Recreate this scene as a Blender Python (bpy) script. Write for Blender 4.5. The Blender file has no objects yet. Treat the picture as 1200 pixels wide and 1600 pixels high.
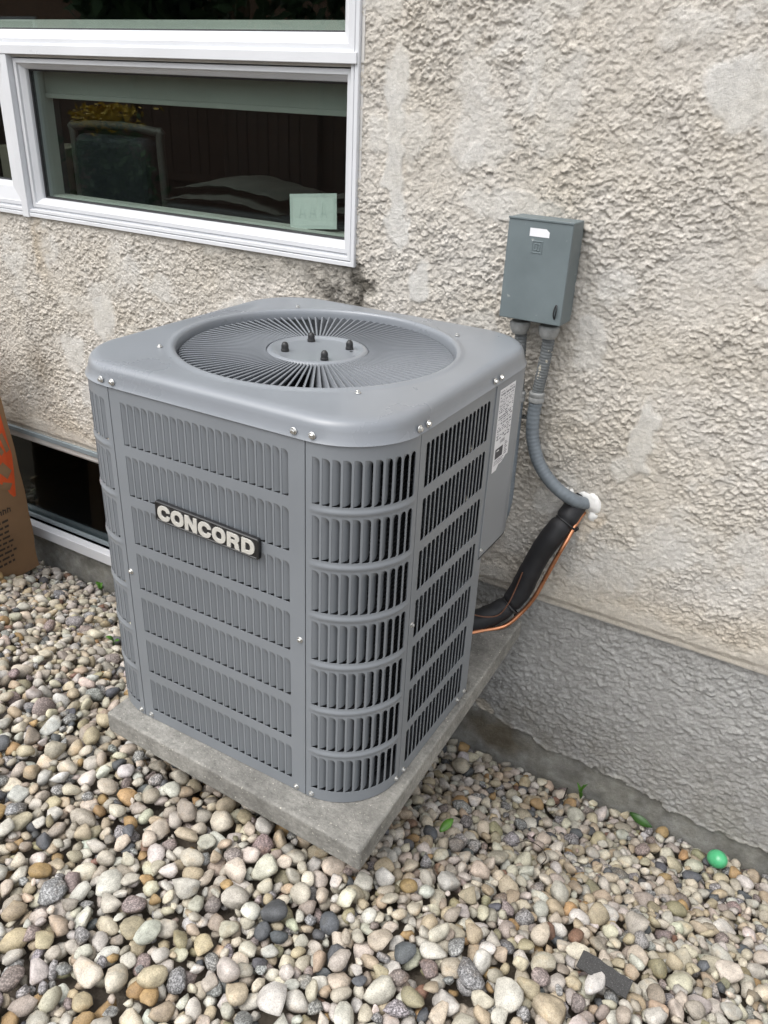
import bpy, math, random
import numpy as np
from mathutils import Vector, Matrix, Euler

R = math.radians
random.seed(11)
rng = np.random.default_rng(11)
scene = bpy.context.scene
col = scene.collection

# ------------------------------------------------------------------ camera
cam_d = bpy.data.cameras.new("camera")
cam = bpy.data.objects.new("camera", cam_d)
col.objects.link(cam)
cam.location = (1.1345, -1.6808, 1.1225)
cam.rotation_euler = (R(62.874), R(-2.429), R(30.606))
cam_d.sensor_fit = 'VERTICAL'
cam_d.sensor_height = 36
cam_d.lens = 1274.76 / 1600 * 36
cam_d.clip_start = 0.02
cam_d.clip_end = 400
scene.camera = cam

# ------------------------------------------------------------------ sky and sun (bright overcast)
SUN_EL, SUN_AZ = 58, 205          # azimuth measured clockwise from +y
world = bpy.data.worlds.new("World")
scene.world = world
world.use_nodes = True
wn = world.node_tree
for n in list(wn.nodes):
    wn.nodes.remove(n)
sky = wn.nodes.new('ShaderNodeTexSky')
sky.sky_type = 'NISHITA'
sky.sun_disc = False
sky.sun_elevation = R(SUN_EL)
sky.sun_rotation = R(SUN_AZ)
sky.air_density = 1.0
sky.dust_density = 3.0
sky.ozone_density = 1.0
hs = wn.nodes.new('ShaderNodeHueSaturation')
hs.inputs['Saturation'].default_value = 0.22
bg = wn.nodes.new('ShaderNodeBackground')
bg.inputs['Strength'].default_value = 0.15
wo = wn.nodes.new('ShaderNodeOutputWorld')
wn.links.new(sky.outputs[0], hs.inputs['Color'])
wn.links.new(hs.outputs[0], bg.inputs['Color'])
wn.links.new(bg.outputs[0], wo.inputs['Surface'])
sl = bpy.data.lights.new("sun", 'SUN')
sl.energy = 0.55
sl.angle = R(60)
sl.color = (1.0, 0.97, 0.92)
sun = bpy.data.objects.new("sun", sl)
col.objects.link(sun)
_d = Vector((math.sin(R(SUN_AZ)) * math.cos(R(SUN_EL)), math.cos(R(SUN_AZ)) * math.cos(R(SUN_EL)), math.sin(R(SUN_EL))))
sun.rotation_euler = (-_d).to_track_quat('-Z', 'Y').to_euler()

scene.view_settings.view_transform = 'Standard'
scene.view_settings.look = 'None'
scene.view_settings.exposure = 1.22
scene.view_settings.gamma = 1.0
scene.view_settings.use_curve_mapping = False
scene.render.engine = 'CYCLES'
scene.cycles.max_bounces = 10
scene.cycles.transparent_max_bounces = 16
scene.cycles.use_denoising = True
scene.cycles.caustics_reflective = False
scene.cycles.caustics_refractive = False


# ------------------------------------------------------------------ helpers
def tag(o, label=None, cat=None, group=None, kind=None):
    if label: o['label'] = label
    if cat: o['category'] = cat
    if group: o['group'] = group
    if kind: o['kind'] = kind
    return o


def empty(name, loc=(0, 0, 0), rz=0.0, parent=None):
    o = bpy.data.objects.new(name, None)
    o.empty_display_size = 0.05
    o.location = loc
    o.rotation_euler = (0, 0, rz)
    o.parent = parent
    col.objects.link(o)
    return o


def link(name, me, parent=None, mat=None, smooth=None):
    """link a mesh as one object; smooth = sharp angle in degrees, None = flat"""
    if mat is not None and len(me.materials) == 0:
        me.materials.append(mat)
    if smooth is not None:
        me.polygons.foreach_set('use_smooth', np.ones(len(me.polygons), dtype=bool))
        me.set_sharp_from_angle(angle=R(smooth))
    o = bpy.data.objects.new(name, me)
    o.parent = parent
    col.objects.link(o)
    return o


class MB:
    """collects shapes for ONE mesh object"""
    def __init__(self):
        self.v, self.f = [], []

    def add(self, vs, fs):
        b = len(self.v)
        self.v += [tuple(p) for p in vs]
        self.f += [tuple(b + i for i in f) for f in fs]
        return self

    def box(self, x0, x1, y0, y1, z0, z1, M=None):
        vs = [Vector((x, y, z)) for z in (z0, z1) for y in (y0, y1) for x in (x0, x1)]
        if M is not None:
            vs = [M @ p for p in vs]
        return self.add(vs, [(0, 2, 3, 1), (4, 5, 7, 6), (0, 1, 5, 4), (2, 6, 7, 3), (0, 4, 6, 2), (1, 3, 7, 5)])

    def loft(self, rings, closed=True, cap=True):
        n = len(rings[0])
        vs = [p for r_ in rings for p in r_]
        fs = []
        for i in range(len(rings) - 1):
            for j in range(n if closed else n - 1):
                k = (j + 1) % n
                fs.append((i * n + j, i * n + k, (i + 1) * n + k, (i + 1) * n + j))
        if cap and closed:
            fs.append(tuple(reversed(range(n))))
            m = (len(rings) - 1) * n
            fs.append(tuple(m + j for j in range(n)))
        return self.add(vs, fs)

    def lathe(self, prof, n=24, M=None, cap=True):
        rings = []
        for r_, z in prof:
            ring = [Vector((r_ * math.cos(2 * math.pi * k / n), r_ * math.sin(2 * math.pi * k / n), z)) for k in range(n)]
            rings.append([M @ p for p in ring] if M is not None else ring)
        return self.loft(rings, True, cap)

    def tube(self, pts, rad, n=12, cap=True):
        pts = [Vector(p) for p in pts]
        rads = rad if isinstance(rad, (list, tuple)) else [rad] * len(pts)
        rings = []
        up = Vector((0.3, 0.2, 1)).normalized()
        pu = None
        for i, p in enumerate(pts):
            t = (pts[min(i + 1, len(pts) - 1)] - pts[max(i - 1, 0)]).normalized()
            if pu is None:
                u = up.cross(t)
                if u.length < 1e-3: u = Vector((1, 0, 0)).cross(t)
            else:
                u = pu - t * pu.dot(t)
            u.normalize()
            pu = u
            w = t.cross(u)
            rings.append([p + (u * math.cos(2 * math.pi * k / n) + w * math.sin(2 * math.pi * k / n)) * rads[i] for k in range(n)])
        return self.loft(rings, True, cap)

    def build(self, name, mat=None, parent=None, smooth=None, bevel=0, seg=2, bang=30):
        me = bpy.data.meshes.new(name)
        me.from_pydata(self.v, [], self.f)
        me.update()
        o = link(name, me, parent, mat, smooth)
        if bevel:
            m = o.modifiers.new('bevel', 'BEVEL')
            m.width = bevel
            m.segments = seg
            m.limit_method = 'ANGLE'
            m.angle_limit = R(bang)
        return o


def spline(pts, n=8):
    """Catmull-Rom through points"""
    P = [Vector(p) for p in pts]
    P = [P[0] * 2 - P[1]] + P + [P[-1] * 2 - P[-2]]
    out = []
    for i in range(1, len(P) - 2):
        for k in range(n):
            t = k / n
            a, b, c, d = P[i - 1], P[i], P[i + 1], P[i + 2]
            out.append(0.5 * ((2 * b) + (c - a) * t + (2 * a - 5 * b + 4 * c - d) * t * t + (3 * b - a - 3 * c + d) * t ** 3))
    out.append(P[-2])
    return out


# ------------------------------------------------------------------ materials
def new_mat(name):
    m = bpy.data.materials.new(name)
    m.use_nodes = True
    nt = m.node_tree
    return m, nt, nt.nodes['Principled BSDF']


def N(nt, t, **kw):
    n = nt.nodes.new(t)
    for k, v in kw.items():
        if k in n.inputs.keys():
            n.inputs[k].default_value = v
        else:
            setattr(n, k, v)
    return n


def ramp(nt, stops):
    n = nt.nodes.new('ShaderNodeValToRGB')
    e = n.color_ramp.elements
    while len(e) < len(stops):
        e.new(0.5)
    for i, (p, c) in enumerate(stops):
        e[i].position = p
        e[i].color = (c, c, c, 1) if not isinstance(c, tuple) else (*c, 1)
    return n


def mixc(nt, fac, a, b, mode='MIX'):
    n = nt.nodes.new('ShaderNodeMix')
    n.data_type = 'RGBA'
    n.blend_type = mode
    for s, v in ((0, fac), (6, a), (7, b)):
        if hasattr(v, 'is_linked') or isinstance(v, bpy.types.NodeSocket):
            nt.links.new(v, n.inputs[s])
        elif isinstance(v, (int, float)):
            n.inputs[s].default_value = v
        else:
            n.inputs[s].default_value = (*v, 1)
    return n.outputs[2]


def pbr(name, color, rough=0.6, metal=0.0, var=0.12, scale=8, bump=0.0, bscale=200, bdist=0.001, spec=0.5, rvar=0.1,
        speck=None, coat=0.0, var2=None):
    m, nt, b = new_mat(name)
    tc = N(nt, 'ShaderNodeTexCoord')
    nz = N(nt, 'ShaderNodeTexNoise', Scale=scale, Detail=6, Roughness=0.6)
    nt.links.new(tc.outputs['Object'], nz.inputs['Vector'])
    rp = ramp(nt, [(0.3, 1 - var), (0.7, 1 + var)])
    nt.links.new(nz.outputs['Fac'], rp.inputs['Fac'])
    c = mixc(nt, 1.0, color, rp.outputs['Color'], 'MULTIPLY')
    if var2:
        for sc2, am in var2:
            nv = N(nt, 'ShaderNodeTexNoise', Scale=sc2, Detail=7, Roughness=0.7)
            nt.links.new(tc.outputs['Object'], nv.inputs['Vector'])
            rv_ = ramp(nt, [(0.32, 1 - am), (0.66, 1 + am)])
            nt.links.new(nv.outputs['Fac'], rv_.inputs['Fac'])
            c = mixc(nt, 1.0, c, rv_.outputs['Color'], 'MULTIPLY')
    if speck:
        sc, thr, colr = speck
        n2 = N(nt, 'ShaderNodeTexNoise', Scale=sc, Detail=2)
        nt.links.new(tc.outputs['Object'], n2.inputs['Vector'])
        r2 = ramp(nt, [(thr, 0.0), (thr + 0.04, 1.0)])
        nt.links.new(n2.outputs['Fac'], r2.inputs['Fac'])
        c = mixc(nt, r2.outputs['Color'], c, colr)
    nt.links.new(c, b.inputs['Base Color'])
    rr = ramp(nt, [(0.3, max(0, rough - rvar)), (0.7, min(1, rough + rvar))])
    nt.links.new(nz.outputs['Fac'], rr.inputs['Fac'])
    nt.links.new(rr.outputs['Color'], b.inputs['Roughness'])
    b.inputs['Metallic'].default_value = metal
    b.inputs['Specular IOR Level'].default_value = spec
    b.inputs['Coat Weight'].default_value = coat
    if bump:
        n3 = N(nt, 'ShaderNodeTexNoise', Scale=bscale, Detail=5, Roughness=0.6)
        nt.links.new(tc.outputs['Object'], n3.inputs['Vector'])
        bp = N(nt, 'ShaderNodeBump', Strength=bump, Distance=bdist)
        nt.links.new(n3.outputs['Fac'], bp.inputs['Height'])
        nt.links.new(bp.outputs['Normal'], b.inputs['Normal'])
    return m


M = {}
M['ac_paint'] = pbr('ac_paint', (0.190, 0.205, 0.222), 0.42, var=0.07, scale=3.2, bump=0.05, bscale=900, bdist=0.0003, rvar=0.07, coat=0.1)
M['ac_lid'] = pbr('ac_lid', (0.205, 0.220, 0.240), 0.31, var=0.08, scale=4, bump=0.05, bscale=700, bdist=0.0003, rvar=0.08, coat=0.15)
M['blade'] = pbr('blade', (0.175, 0.188, 0.205), 0.5, var=0.05, scale=12)
M['coil'] = None
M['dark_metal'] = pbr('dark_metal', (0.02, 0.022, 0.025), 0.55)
M['fan'] = pbr('fan', (0.16, 0.17, 0.18), 0.4)
M['zinc'] = pbr('zinc', (0.62, 0.62, 0.60), 0.3, metal=0.9, var=0.1, scale=120)
M['black_plastic'] = pbr('black_plastic', (0.015, 0.015, 0.016), 0.42, var=0.2, scale=40)
M['badge_black'] = pbr('badge_black', (0.017, 0.017, 0.018), 0.38, var=0.2, scale=40)
M['letter'] = pbr('letter', (0.60, 0.585, 0.54), 0.38, metal=0.25, var=0.06, scale=90)
M['sticker'] = pbr('sticker', (0.74, 0.74, 0.76), 0.45, var=0.04, scale=20)
M['ink'] = pbr('ink', (0.16, 0.16, 0.19), 0.6, var=0.3, scale=400)
M['ink_dark'] = pbr('ink_dark', (0.05, 0.05, 0.06), 0.6, var=0.3, scale=200)
M['slab'] = pbr('slab', (0.225, 0.218, 0.198), 0.9, var=0.34, scale=5.5, bump=0.9, bscale=150, bdist=0.0035, speck=(210, 0.665, (0.46, 0.44, 0.38)), var2=[(26, 0.26), (120, 0.22)])
M['block'] = pbr('block', (0.12, 0.105, 0.09), 0.9, var=0.25, scale=14, bump=0.6, bscale=120, bdist=0.003)
M['box_paint'] = pbr('box_paint', (0.128, 0.156, 0.163), 0.5, var=0.10, scale=11, bump=0.08, bscale=300, bdist=0.0005, speck=(60, 0.74, (0.26, 0.28, 0.27)))
M['conduit'] = pbr('conduit', (0.165, 0.19, 0.21), 0.45, var=0.12, scale=40)
M['conduit_old'] = pbr('conduit_old', (0.125, 0.135, 0.138), 0.6, var=0.25, scale=60, speck=(70, 0.63, (0.42, 0.39, 0.32)))
M['fitting'] = pbr('fitting', (0.27, 0.275, 0.27), 0.6, var=0.22, scale=60, bump=0.2, bscale=120, bdist=0.001, speck=(60, 0.66, (0.45, 0.41, 0.33)))
M['foam_black'] = pbr('foam_black', (0.012, 0.012, 0.014), 0.62, var=0.25, scale=30, bump=0.25, bscale=60, bdist=0.002)
M['copper'] = pbr('copper', (0.62, 0.28, 0.15), 0.33, metal=0.95, var=0.22, scale=25)
M['wire'] = pbr('wire', (0.16, 0.07, 0.04), 0.5)
M['foam_white'] = pbr('foam_white', (0.78, 0.77, 0.74), 0.8, var=0.12, scale=40, bump=0.6, bscale=90, bdist=0.004)
M['vinyl'] = pbr('vinyl', (0.62, 0.63, 0.65), 0.35, var=0.035, scale=5, bump=0.04, bscale=150, bdist=0.0004)
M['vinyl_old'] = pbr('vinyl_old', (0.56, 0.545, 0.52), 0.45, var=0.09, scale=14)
M['rubber'] = pbr('rubber', (0.02, 0.02, 0.022), 0.6)
M['flashing'] = pbr('flashing', (0.20, 0.235, 0.25), 0.5, var=0.12, scale=12)
M['jamb'] = pbr('jamb', (0.60, 0.60, 0.57), 0.55, var=0.05)
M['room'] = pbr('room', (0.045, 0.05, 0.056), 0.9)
M['blind'] = pbr('blind', (0.40, 0.41, 0.39), 0.8, var=0.06, scale=3)
M['card'] = pbr('card', (0.78, 0.82, 0.80), 0.7, var=0.03)
M['card_ink'] = pbr('card_ink', (0.68, 0.725, 0.71), 0.7, var=0.05)
M['chair_dark'] = pbr('chair_dark', (0.02, 0.022, 0.03), 0.8, bump=0.3, bscale=90)
M['chair_frame'] = pbr('chair_frame', (0.075, 0.073, 0.07), 0.5)
M['linen'] = pbr('linen', (0.07, 0.067, 0.064), 0.9, var=0.2, scale=12)
M['cardboard'] = pbr('cardboard', (0.38, 0.33, 0.27), 0.9)
M['kraft'] = pbr('kraft', (0.25, 0.148, 0.076), 0.85, var=0.12, scale=7, bump=0.3, bscale=60, bdist=0.002)
M['orange_ink'] = pbr('orange_ink', (0.62, 0.085, 0.018), 0.8, var=0.12, scale=20)
M['bag_ink'] = pbr('bag_ink', (0.045, 0.032, 0.024), 0.85)
M['egg'] = pbr('egg', (0.085, 0.44, 0.20), 0.32, var=0.05, scale=30, coat=0.2)
M['shingle'] = pbr('shingle', (0.048, 0.047, 0.046), 0.95, var=0.4, scale=500, bump=0.8, bscale=700, bdist=0.0015, speck=(600, 0.66, (0.16, 0.16, 0.16)))
M['leaf'] = pbr('leaf', (0.06, 0.16, 0.018), 0.45, var=0.3, scale=60)
M['leaf_dark'] = pbr('leaf_dark', (0.03, 0.085, 0.015), 0.4, var=0.3, scale=40)
M['twig'] = pbr('twig', (0.035, 0.028, 0.022), 0.8)
M['soil'] = pbr('soil', (0.13, 0.108, 0.084), 0.95, var=0.3, scale=30, bump=0.6, bscale=80, bdist=0.01)
M['grass'] = pbr('grass', (0.055, 0.095, 0.03), 0.9, var=0.35, scale=6, bump=0.8, bscale=60, bdist=0.03)
M['fence_wood'] = pbr('fence_wood', (0.15, 0.088, 0.066), 0.8, var=0.25, scale=4)
M['bark'] = pbr('bark', (0.09, 0.065, 0.045), 0.9, var=0.3, scale=20, bump=0.6, bscale=30, bdist=0.01)
M['foliage'] = pbr('foliage', (0.05, 0.10, 0.03), 0.6, var=0.45, scale=3)
M['flower'] = pbr('flower', (0.55, 0.36, 0.02), 0.6, var=0.25, scale=30)
M['brick_far'] = pbr('brick_far', (0.28, 0.16, 0.11), 0.9, var=0.2, scale=8)
M['roof_far'] = pbr('roof_far', (0.09, 0.085, 0.08), 0.9, var=0.2, scale=8)


def glass_mat(name, tint, ior):
    m, nt, b = new_mat(name)
    nt.nodes.remove(b)
    out = nt.nodes['Material Output']
    geo = N(nt, 'ShaderNodeNewGeometry')
    dot = N(nt, 'ShaderNodeVectorMath', operation='DOT_PRODUCT')
    nt.links.new(geo.outputs['Incoming'], dot.inputs[0]); nt.links.new(geo.outputs['Normal'], dot.inputs[1])
    def mth(op, a, b=None):
        n = N(nt, 'ShaderNodeMath', operation=op)
        for i, v in enumerate((a, b)):
            if v is None: continue
            if isinstance(v, (int, float)): n.inputs[i].default_value = v
            else: nt.links.new(v, n.inputs[i])
        return n.outputs[0]
    f0 = ((ior - 1) / (ior + 1)) ** 2
    fac = mth('ADD', mth('MULTIPLY', mth('POWER', mth('SUBTRACT', 1.0, mth('ABSOLUTE', dot.outputs['Value'])), 5.0), 1 - f0), f0)
    tr = N(nt, 'ShaderNodeBsdfTransparent', Color=(*tint, 1))
    gl = N(nt, 'ShaderNodeBsdfGlossy', Color=(0.95, 1, 0.98, 1), Roughness=0.0)
    mx = N(nt, 'ShaderNodeMixShader')
    nt.links.new(fac, mx.inputs[0])
    nt.links.new(tr.outputs[0], mx.inputs[1])
    nt.links.new(gl.outputs[0], mx.inputs[2])
    nt.links.new(mx.outputs[0], out.inputs['Surface'])
    return m


M['glass'] = glass_mat('glass', (0.79, 0.835, 0.81), 1.66)
M['glass_dark'] = glass_mat('glass_dark', (0.55, 0.6, 0.62), 1.45)


def coil_mat():
    m, nt, b = new_mat('coil')
    tc = N(nt, 'ShaderNodeTexCoord')
    w = N(nt, 'ShaderNodeTexWave', wave_type='BANDS', bands_direction='Z', Scale=38, Distortion=0.3)
    nt.links.new(tc.outputs['Object'], w.inputs['Vector'])
    r_ = ramp(nt, [(0.35, (0.006, 0.007, 0.009)), (0.75, (0.035, 0.037, 0.042))])
    nt.links.new(w.outputs['Fac'], r_.inputs['Fac'])
    nt.links.new(r_.outputs['Color'], b.inputs['Base Color'])
    bp = N(nt, 'ShaderNodeBump', Strength=0.8, Distance=0.004)
    nt.links.new(w.outputs['Fac'], bp.inputs['Height'])
    nt.links.new(bp.outputs['Normal'], b.inputs['Normal'])
    b.inputs['Roughness'].default_value = 0.6
    return m


M['coil'] = coil_mat()


def wall_mat(name, base, var_col, grain=0.5, rough_bump=0.7):
    """plaster: a colour attribute carries patches and stains that belong to the wall; noise adds dirt and grain"""
    m, nt, b = new_mat(name)
    tc = N(nt, 'ShaderNodeTexCoord')
    at = N(nt, 'ShaderNodeAttribute', attribute_name='tint')
    n1 = N(nt, 'ShaderNodeTexNoise', Scale=3.2, Detail=8, Roughness=0.65)
    n2 = N(nt, 'ShaderNodeTexNoise', Scale=55, Detail=5, Roughness=0.7)
    n3 = N(nt, 'ShaderNodeTexNoise', Scale=420, Detail=4, Roughness=0.7)
    n4 = N(nt, 'ShaderNodeTexNoise', Scale=110, Detail=9, Roughness=0.8)
    for n in (n1, n2, n3, n4):
        nt.links.new(tc.outputs['Object'], n.inputs['Vector'])
    r1 = ramp(nt, [(0.35, 0.0), (0.68, 1.0)])
    nt.links.new(n1.outputs['Fac'], r1.inputs['Fac'])
    c = mixc(nt, r1.outputs['Color'], base, var_col)
    r2 = ramp(nt, [(0.28, 0.80), (0.72, 1.16)])
    nt.links.new(n2.outputs['Fac'], r2.inputs['Fac'])
    c = mixc(nt, 1.0, c, r2.outputs['Color'], 'MULTIPLY')
    r3 = ramp(nt, [(0.3, 0.84), (0.7, 1.14)])
    nt.links.new(n3.outputs['Fac'], r3.inputs['Fac'])
    c = mixc(nt, 1.0, c, r3.outputs['Color'], 'MULTIPLY')
    c = mixc(nt, 1.0, c, at.outputs['Color'], 'MULTIPLY')
    nt.links.new(c, b.inputs['Base Color'])
    b.inputs['Roughness'].default_value = 0.92
    b.inputs['Specular IOR Level'].default_value = 0.25
    bp = N(nt, 'ShaderNodeBump', Strength=grain, Distance=0.0022)
    nt.links.new(n3.outputs['Fac'], bp.inputs['Height'])
    bq = N(nt, 'ShaderNodeBump', Strength=rough_bump, Distance=0.0055)
    nt.links.new(n4.outputs['Fac'], bq.inputs['Height'])
    nt.links.new(bp.outputs['Normal'], bq.inputs['Normal'])
    nt.links.new(bq.outputs['Normal'], b.inputs['Normal'])
    return m


M['stucco'] = wall_mat('stucco', (0.565, 0.518, 0.445), (0.605, 0.575, 0.53), 0.6, 0.75)
M['parging'] = wall_mat('parging', (0.352, 0.345, 0.328), (0.41, 0.405, 0.39), 0.5, 0.7)
M['plain_stucco'] = pbr('plain_stucco', (0.52, 0.48, 0.42), 0.95, var=0.12, scale=20, bump=0.8, bscale=60, bdist=0.008)


def pebble_mat(name, instanced):
    """stone colour comes with the stone: object colour for single pebbles, colour attribute in the joined bed"""
    m, nt, b = new_mat(name)
    geo = N(nt, 'ShaderNodeNewGeometry')
    if instanced:
        src = N(nt, 'ShaderNodeObjectInfo')
        colr, spk, seed = src.outputs['Color'], src.outputs['Alpha'], src.outputs['Random']
    else:
        src = N(nt, 'ShaderNodeAttribute', attribute_name='stone')
        sd = N(nt, 'ShaderNodeAttribute', attribute_name='seed')
        colr, spk, seed = src.outputs['Color'], src.outputs['Alpha'], sd.outputs['Fac']
    mul = N(nt, 'ShaderNodeMath', operation='MULTIPLY')
    mul.inputs[1].default_value = 40
    nt.links.new(seed, mul.inputs[0])
    def noise(scale, detail, rough=0.6):
        n = N(nt, 'ShaderNodeTexNoise', noise_dimensions='4D', Scale=scale, Detail=detail, Roughness=rough)
        nt.links.new(geo.outputs['Position'], n.inputs['Vector'])
        nt.links.new(mul.outputs[0], n.inputs['W'])
        return n
    n1 = noise(45, 6)
    r1 = ramp(nt, [(0.3, 0.58), (0.72, 1.26)])
    nt.links.new(n1.outputs['Fac'], r1.inputs['Fac'])
    c = mixc(nt, 1.0, colr, r1.outputs['Color'], 'MULTIPLY')
    # warm iron staining on some faces
    n4 = noise(26, 3)
    r4 = ramp(nt, [(0.57, 0.0), (0.76, 0.5)])
    nt.links.new(n4.outputs['Fac'], r4.inputs['Fac'])
    warm = mixc(nt, 1.0, c, (1.05, 0.80, 0.52), 'MULTIPLY')
    c = mixc(nt, r4.outputs['Color'], c, warm)
    # crystals of granite-like stones
    n2 = noise(330, 3, 0.75)
    r2 = ramp(nt, [(0.40, 0.35), (0.50, 0.95), (0.60, 2.4)])
    nt.links.new(n2.outputs['Fac'], r2.inputs['Fac'])
    c2 = mixc(nt, 1.0, c, r2.outputs['Color'], 'MULTIPLY')
    c = mixc(nt, spk, c, c2)
    # fine pitting for all
    n3 = noise(520, 3, 0.7)
    r3 = ramp(nt, [(0.33, 0.66), (0.56, 1.08)])
    nt.links.new(n3.outputs['Fac'], r3.inputs['Fac'])
    c = mixc(nt, 1.0, c, r3.outputs['Color'], 'MULTIPLY')
    nt.links.new(c, b.inputs['Base Color'])
    b.inputs['Roughness'].default_value = 0.62
    b.inputs['Specular IOR Level'].default_value = 0.4
    bp = N(nt, 'ShaderNodeBump', Strength=0.55, Distance=0.005)
    nt.links.new(n1.outputs['Fac'], bp.inputs['Height'])
    bp2 = N(nt, 'ShaderNodeBump', Strength=0.3, Distance=0.0008)
    nt.links.new(n3.outputs['Fac'], bp2.inputs['Height'])
    nt.links.new(bp.outputs['Normal'], bp2.inputs['Normal'])
    nt.links.new(bp2.outputs['Normal'], b.inputs['Normal'])
    return m


M['pebble'] = pebble_mat('pebble', True)
M['pebble_bed'] = pebble_mat('pebble_bed', False)


# ------------------------------------------------------------------ numpy noise
def smooth01(t):
    return t * t * (3 - 2 * t)


def vnoise(X, Y, cell, seed):
    r_ = np.random.default_rng(seed)
    T = r_.random((256, 256))
    gx, gy = X / cell, Y / cell
    ix, iy = np.floor(gx).astype(int), np.floor(gy).astype(int)
    fx, fy = smooth01(gx - ix), smooth01(gy - iy)
    a, b = T[ix % 256, iy % 256], T[(ix + 1) % 256, iy % 256]
    c, d = T[ix % 256, (iy + 1) % 256], T[(ix + 1) % 256, (iy + 1) % 256]
    return (a * (1 - fx) + b * fx) * (1 - fy) + (c * (1 - fx) + d * fx) * fy


def fbm(X, Y, cell, seed, octs=4, gain=0.5):
    s, a, t = 0, 1, 0
    for k in range(octs):
        s = s + a * vnoise(X, Y, cell / 2 ** k, seed + k)
        t += a
        a *= gain
    return s / t


def voro(X, Y, cell, seed):
    r_ = np.random.default_rng(seed)
    T = r_.random((5, 256, 256))
    ix, iy = np.floor(X / cell).astype(int), np.floor(Y / cell).astype(int)
    best = np.full(X.shape, 9.0); sec = np.full(X.shape, 9.0)
    ra = np.zeros(X.shape); rb = np.zeros(X.shape); bx = np.zeros(X.shape); by = np.zeros(X.shape)
    for dx in (-1, 0, 1):
        for dy in (-1, 0, 1):
            jx, jy = (ix + dx) % 256, (iy + dy) % 256
            cx = ix + dx + T[0, jx, jy]; cy = iy + dy + T[1, jx, jy]
            ex, ey = X / cell - cx, Y / cell - cy
            d = np.hypot(ex, ey)
            m = d < best
            sec = np.where(m, best, np.minimum(sec, d))
            ra = np.where(m, T[2, jx, jy], ra); rb = np.where(m, T[3, jx, jy], rb)
            bx = np.where(m, ex, bx); by = np.where(m, ey, by)
            best = np.where(m, d, best)
    return best, sec, ra, rb, bx, by


def axis_lines(lo, hi, step, out_lo, out_hi, big=0.12):
    a = np.arange(lo, hi + 1e-6, step)
    l = np.arange(lo - big, out_lo, -big)[::-1]
    r_ = np.arange(a[-1] + big, out_hi, big)
    return np.concatenate([[out_lo], l, a, r_, [out_hi]])


def relief(name, xs, zs, y0, Hf, Tf, holes, mat, parent, dy=None):
    """plaster sheet facing -y: height Hf and colour Tf are functions of wall position"""
    X, Z = np.meshgrid(xs, zs, indexing='ij')
    H = Hf(X, Z)
    nx, nz = X.shape
    v = np.stack([X, y0 - H, Z], -1).reshape(-1, 3)
    i = np.arange(nx - 1)[:, None] * nz + np.arange(nz - 1)[None, :]
    q = np.stack([i, i + nz, i + nz + 1, i + 1], -1).reshape(-1, 4)
    cx = ((X[:-1, :-1] + X[1:, 1:]) / 2).ravel(); cz = ((Z[:-1, :-1] + Z[1:, 1:]) / 2).ravel()
    keep = np.ones(len(q), bool)
    for (a, b, c, d) in holes:
        keep &= ~((cx > a) & (cx < b) & (cz > c) & (cz < d))
    q = q[keep]
    me = bpy.data.meshes.new(name)
    me.vertices.add(len(v)); me.vertices.foreach_set('co', v.ravel())
    me.loops.add(q.size); me.loops.foreach_set('vertex_index', q.ravel().astype(np.int32))
    me.polygons.add(len(q)); me.polygons.foreach_set('loop_start', (np.arange(len(q)) * 4).astype(np.int32))
    me.update(calc_edges=True)
    T = Tf(X, Z)
    ca = me.color_attributes.new('tint', 'FLOAT_COLOR', 'POINT')
    ca.data.foreach_set('color', np.concatenate([T.reshape(-1, 3), np.ones((nx * nz, 1))], 1).ravel())
    me.polygons.foreach_set('use_smooth', np.ones(len(q), bool))
    me.materials.append(mat)
    o = bpy.data.objects.new(name, me)
    o.parent = parent
    col.objects.link(o)
    return o


# ------------------------------------------------------------------ ground
def prof(y):
    t = np.clip(-np.asarray(y, float) / 0.85, 0, 1)
    return -0.484 + 0.389 * (0.5 * t + 0.5 * t * t * (3 - 2 * t))


gx = np.concatenate([[-80, -30, -12, -6], np.arange(-3, 3.01, 0.12), [6, 12, 30, 80]])
gy = np.concatenate([[0.4], np.arange(0.0, -2.3, -0.06), [-3, -6, -12, -30, -90]])
vs = [(x, y, float(prof(y)) - 0.075) for y in gy for x in gx]
nx_ = len(gx)
fs = [(j * nx_ + i, (j + 1) * nx_ + i, (j + 1) * nx_ + i + 1, j * nx_ + i + 1) for j in range(len(gy) - 1) for i in range(nx_ - 1)]
gravel_bed = tag(MB().add(vs, fs).build('gravel_bed', M['soil'], smooth=60), 'bed of mixed river pebbles along the foot of the house wall', None, None, 'structure')

lawn = MB()
LX = [-80, -20, -8, -3, 0, 3, 8, 20, 80]; LY = [-2.15, -4, -8, -16, -40, -90]
lawn.add([(x, y, -0.262 + 0.01 * math.sin(x * 3 + y)) for y in LY for x in LX],
         [(j * 9 + i, (j + 1) * 9 + i, (j + 1) * 9 + i + 1, j * 9 + i + 1) for j in range(len(LY) - 1) for i in range(8)])
tag(lawn.build('lawn', M['grass'], smooth=60), 'mown green lawn behind the pebble bed', None, None, 'structure')

# ------------------------------------------------------------------ house
house = tag(empty('house', (0, 0, 0)), 'house with rough beige stucco wall over a grey parged foundation', 'house')
WIN = (-2.42, 0.080, 0.765, 2.3)
BWIN = (-1.78, -0.78, -0.39, 0.032)


def warp(X, Z, amt, cell, seed):
    return (X + amt * (fbm(X, Z, cell, seed, 3) - 0.5), Z + amt * (fbm(X, Z, cell, seed + 50, 3) - 0.5))


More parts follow.
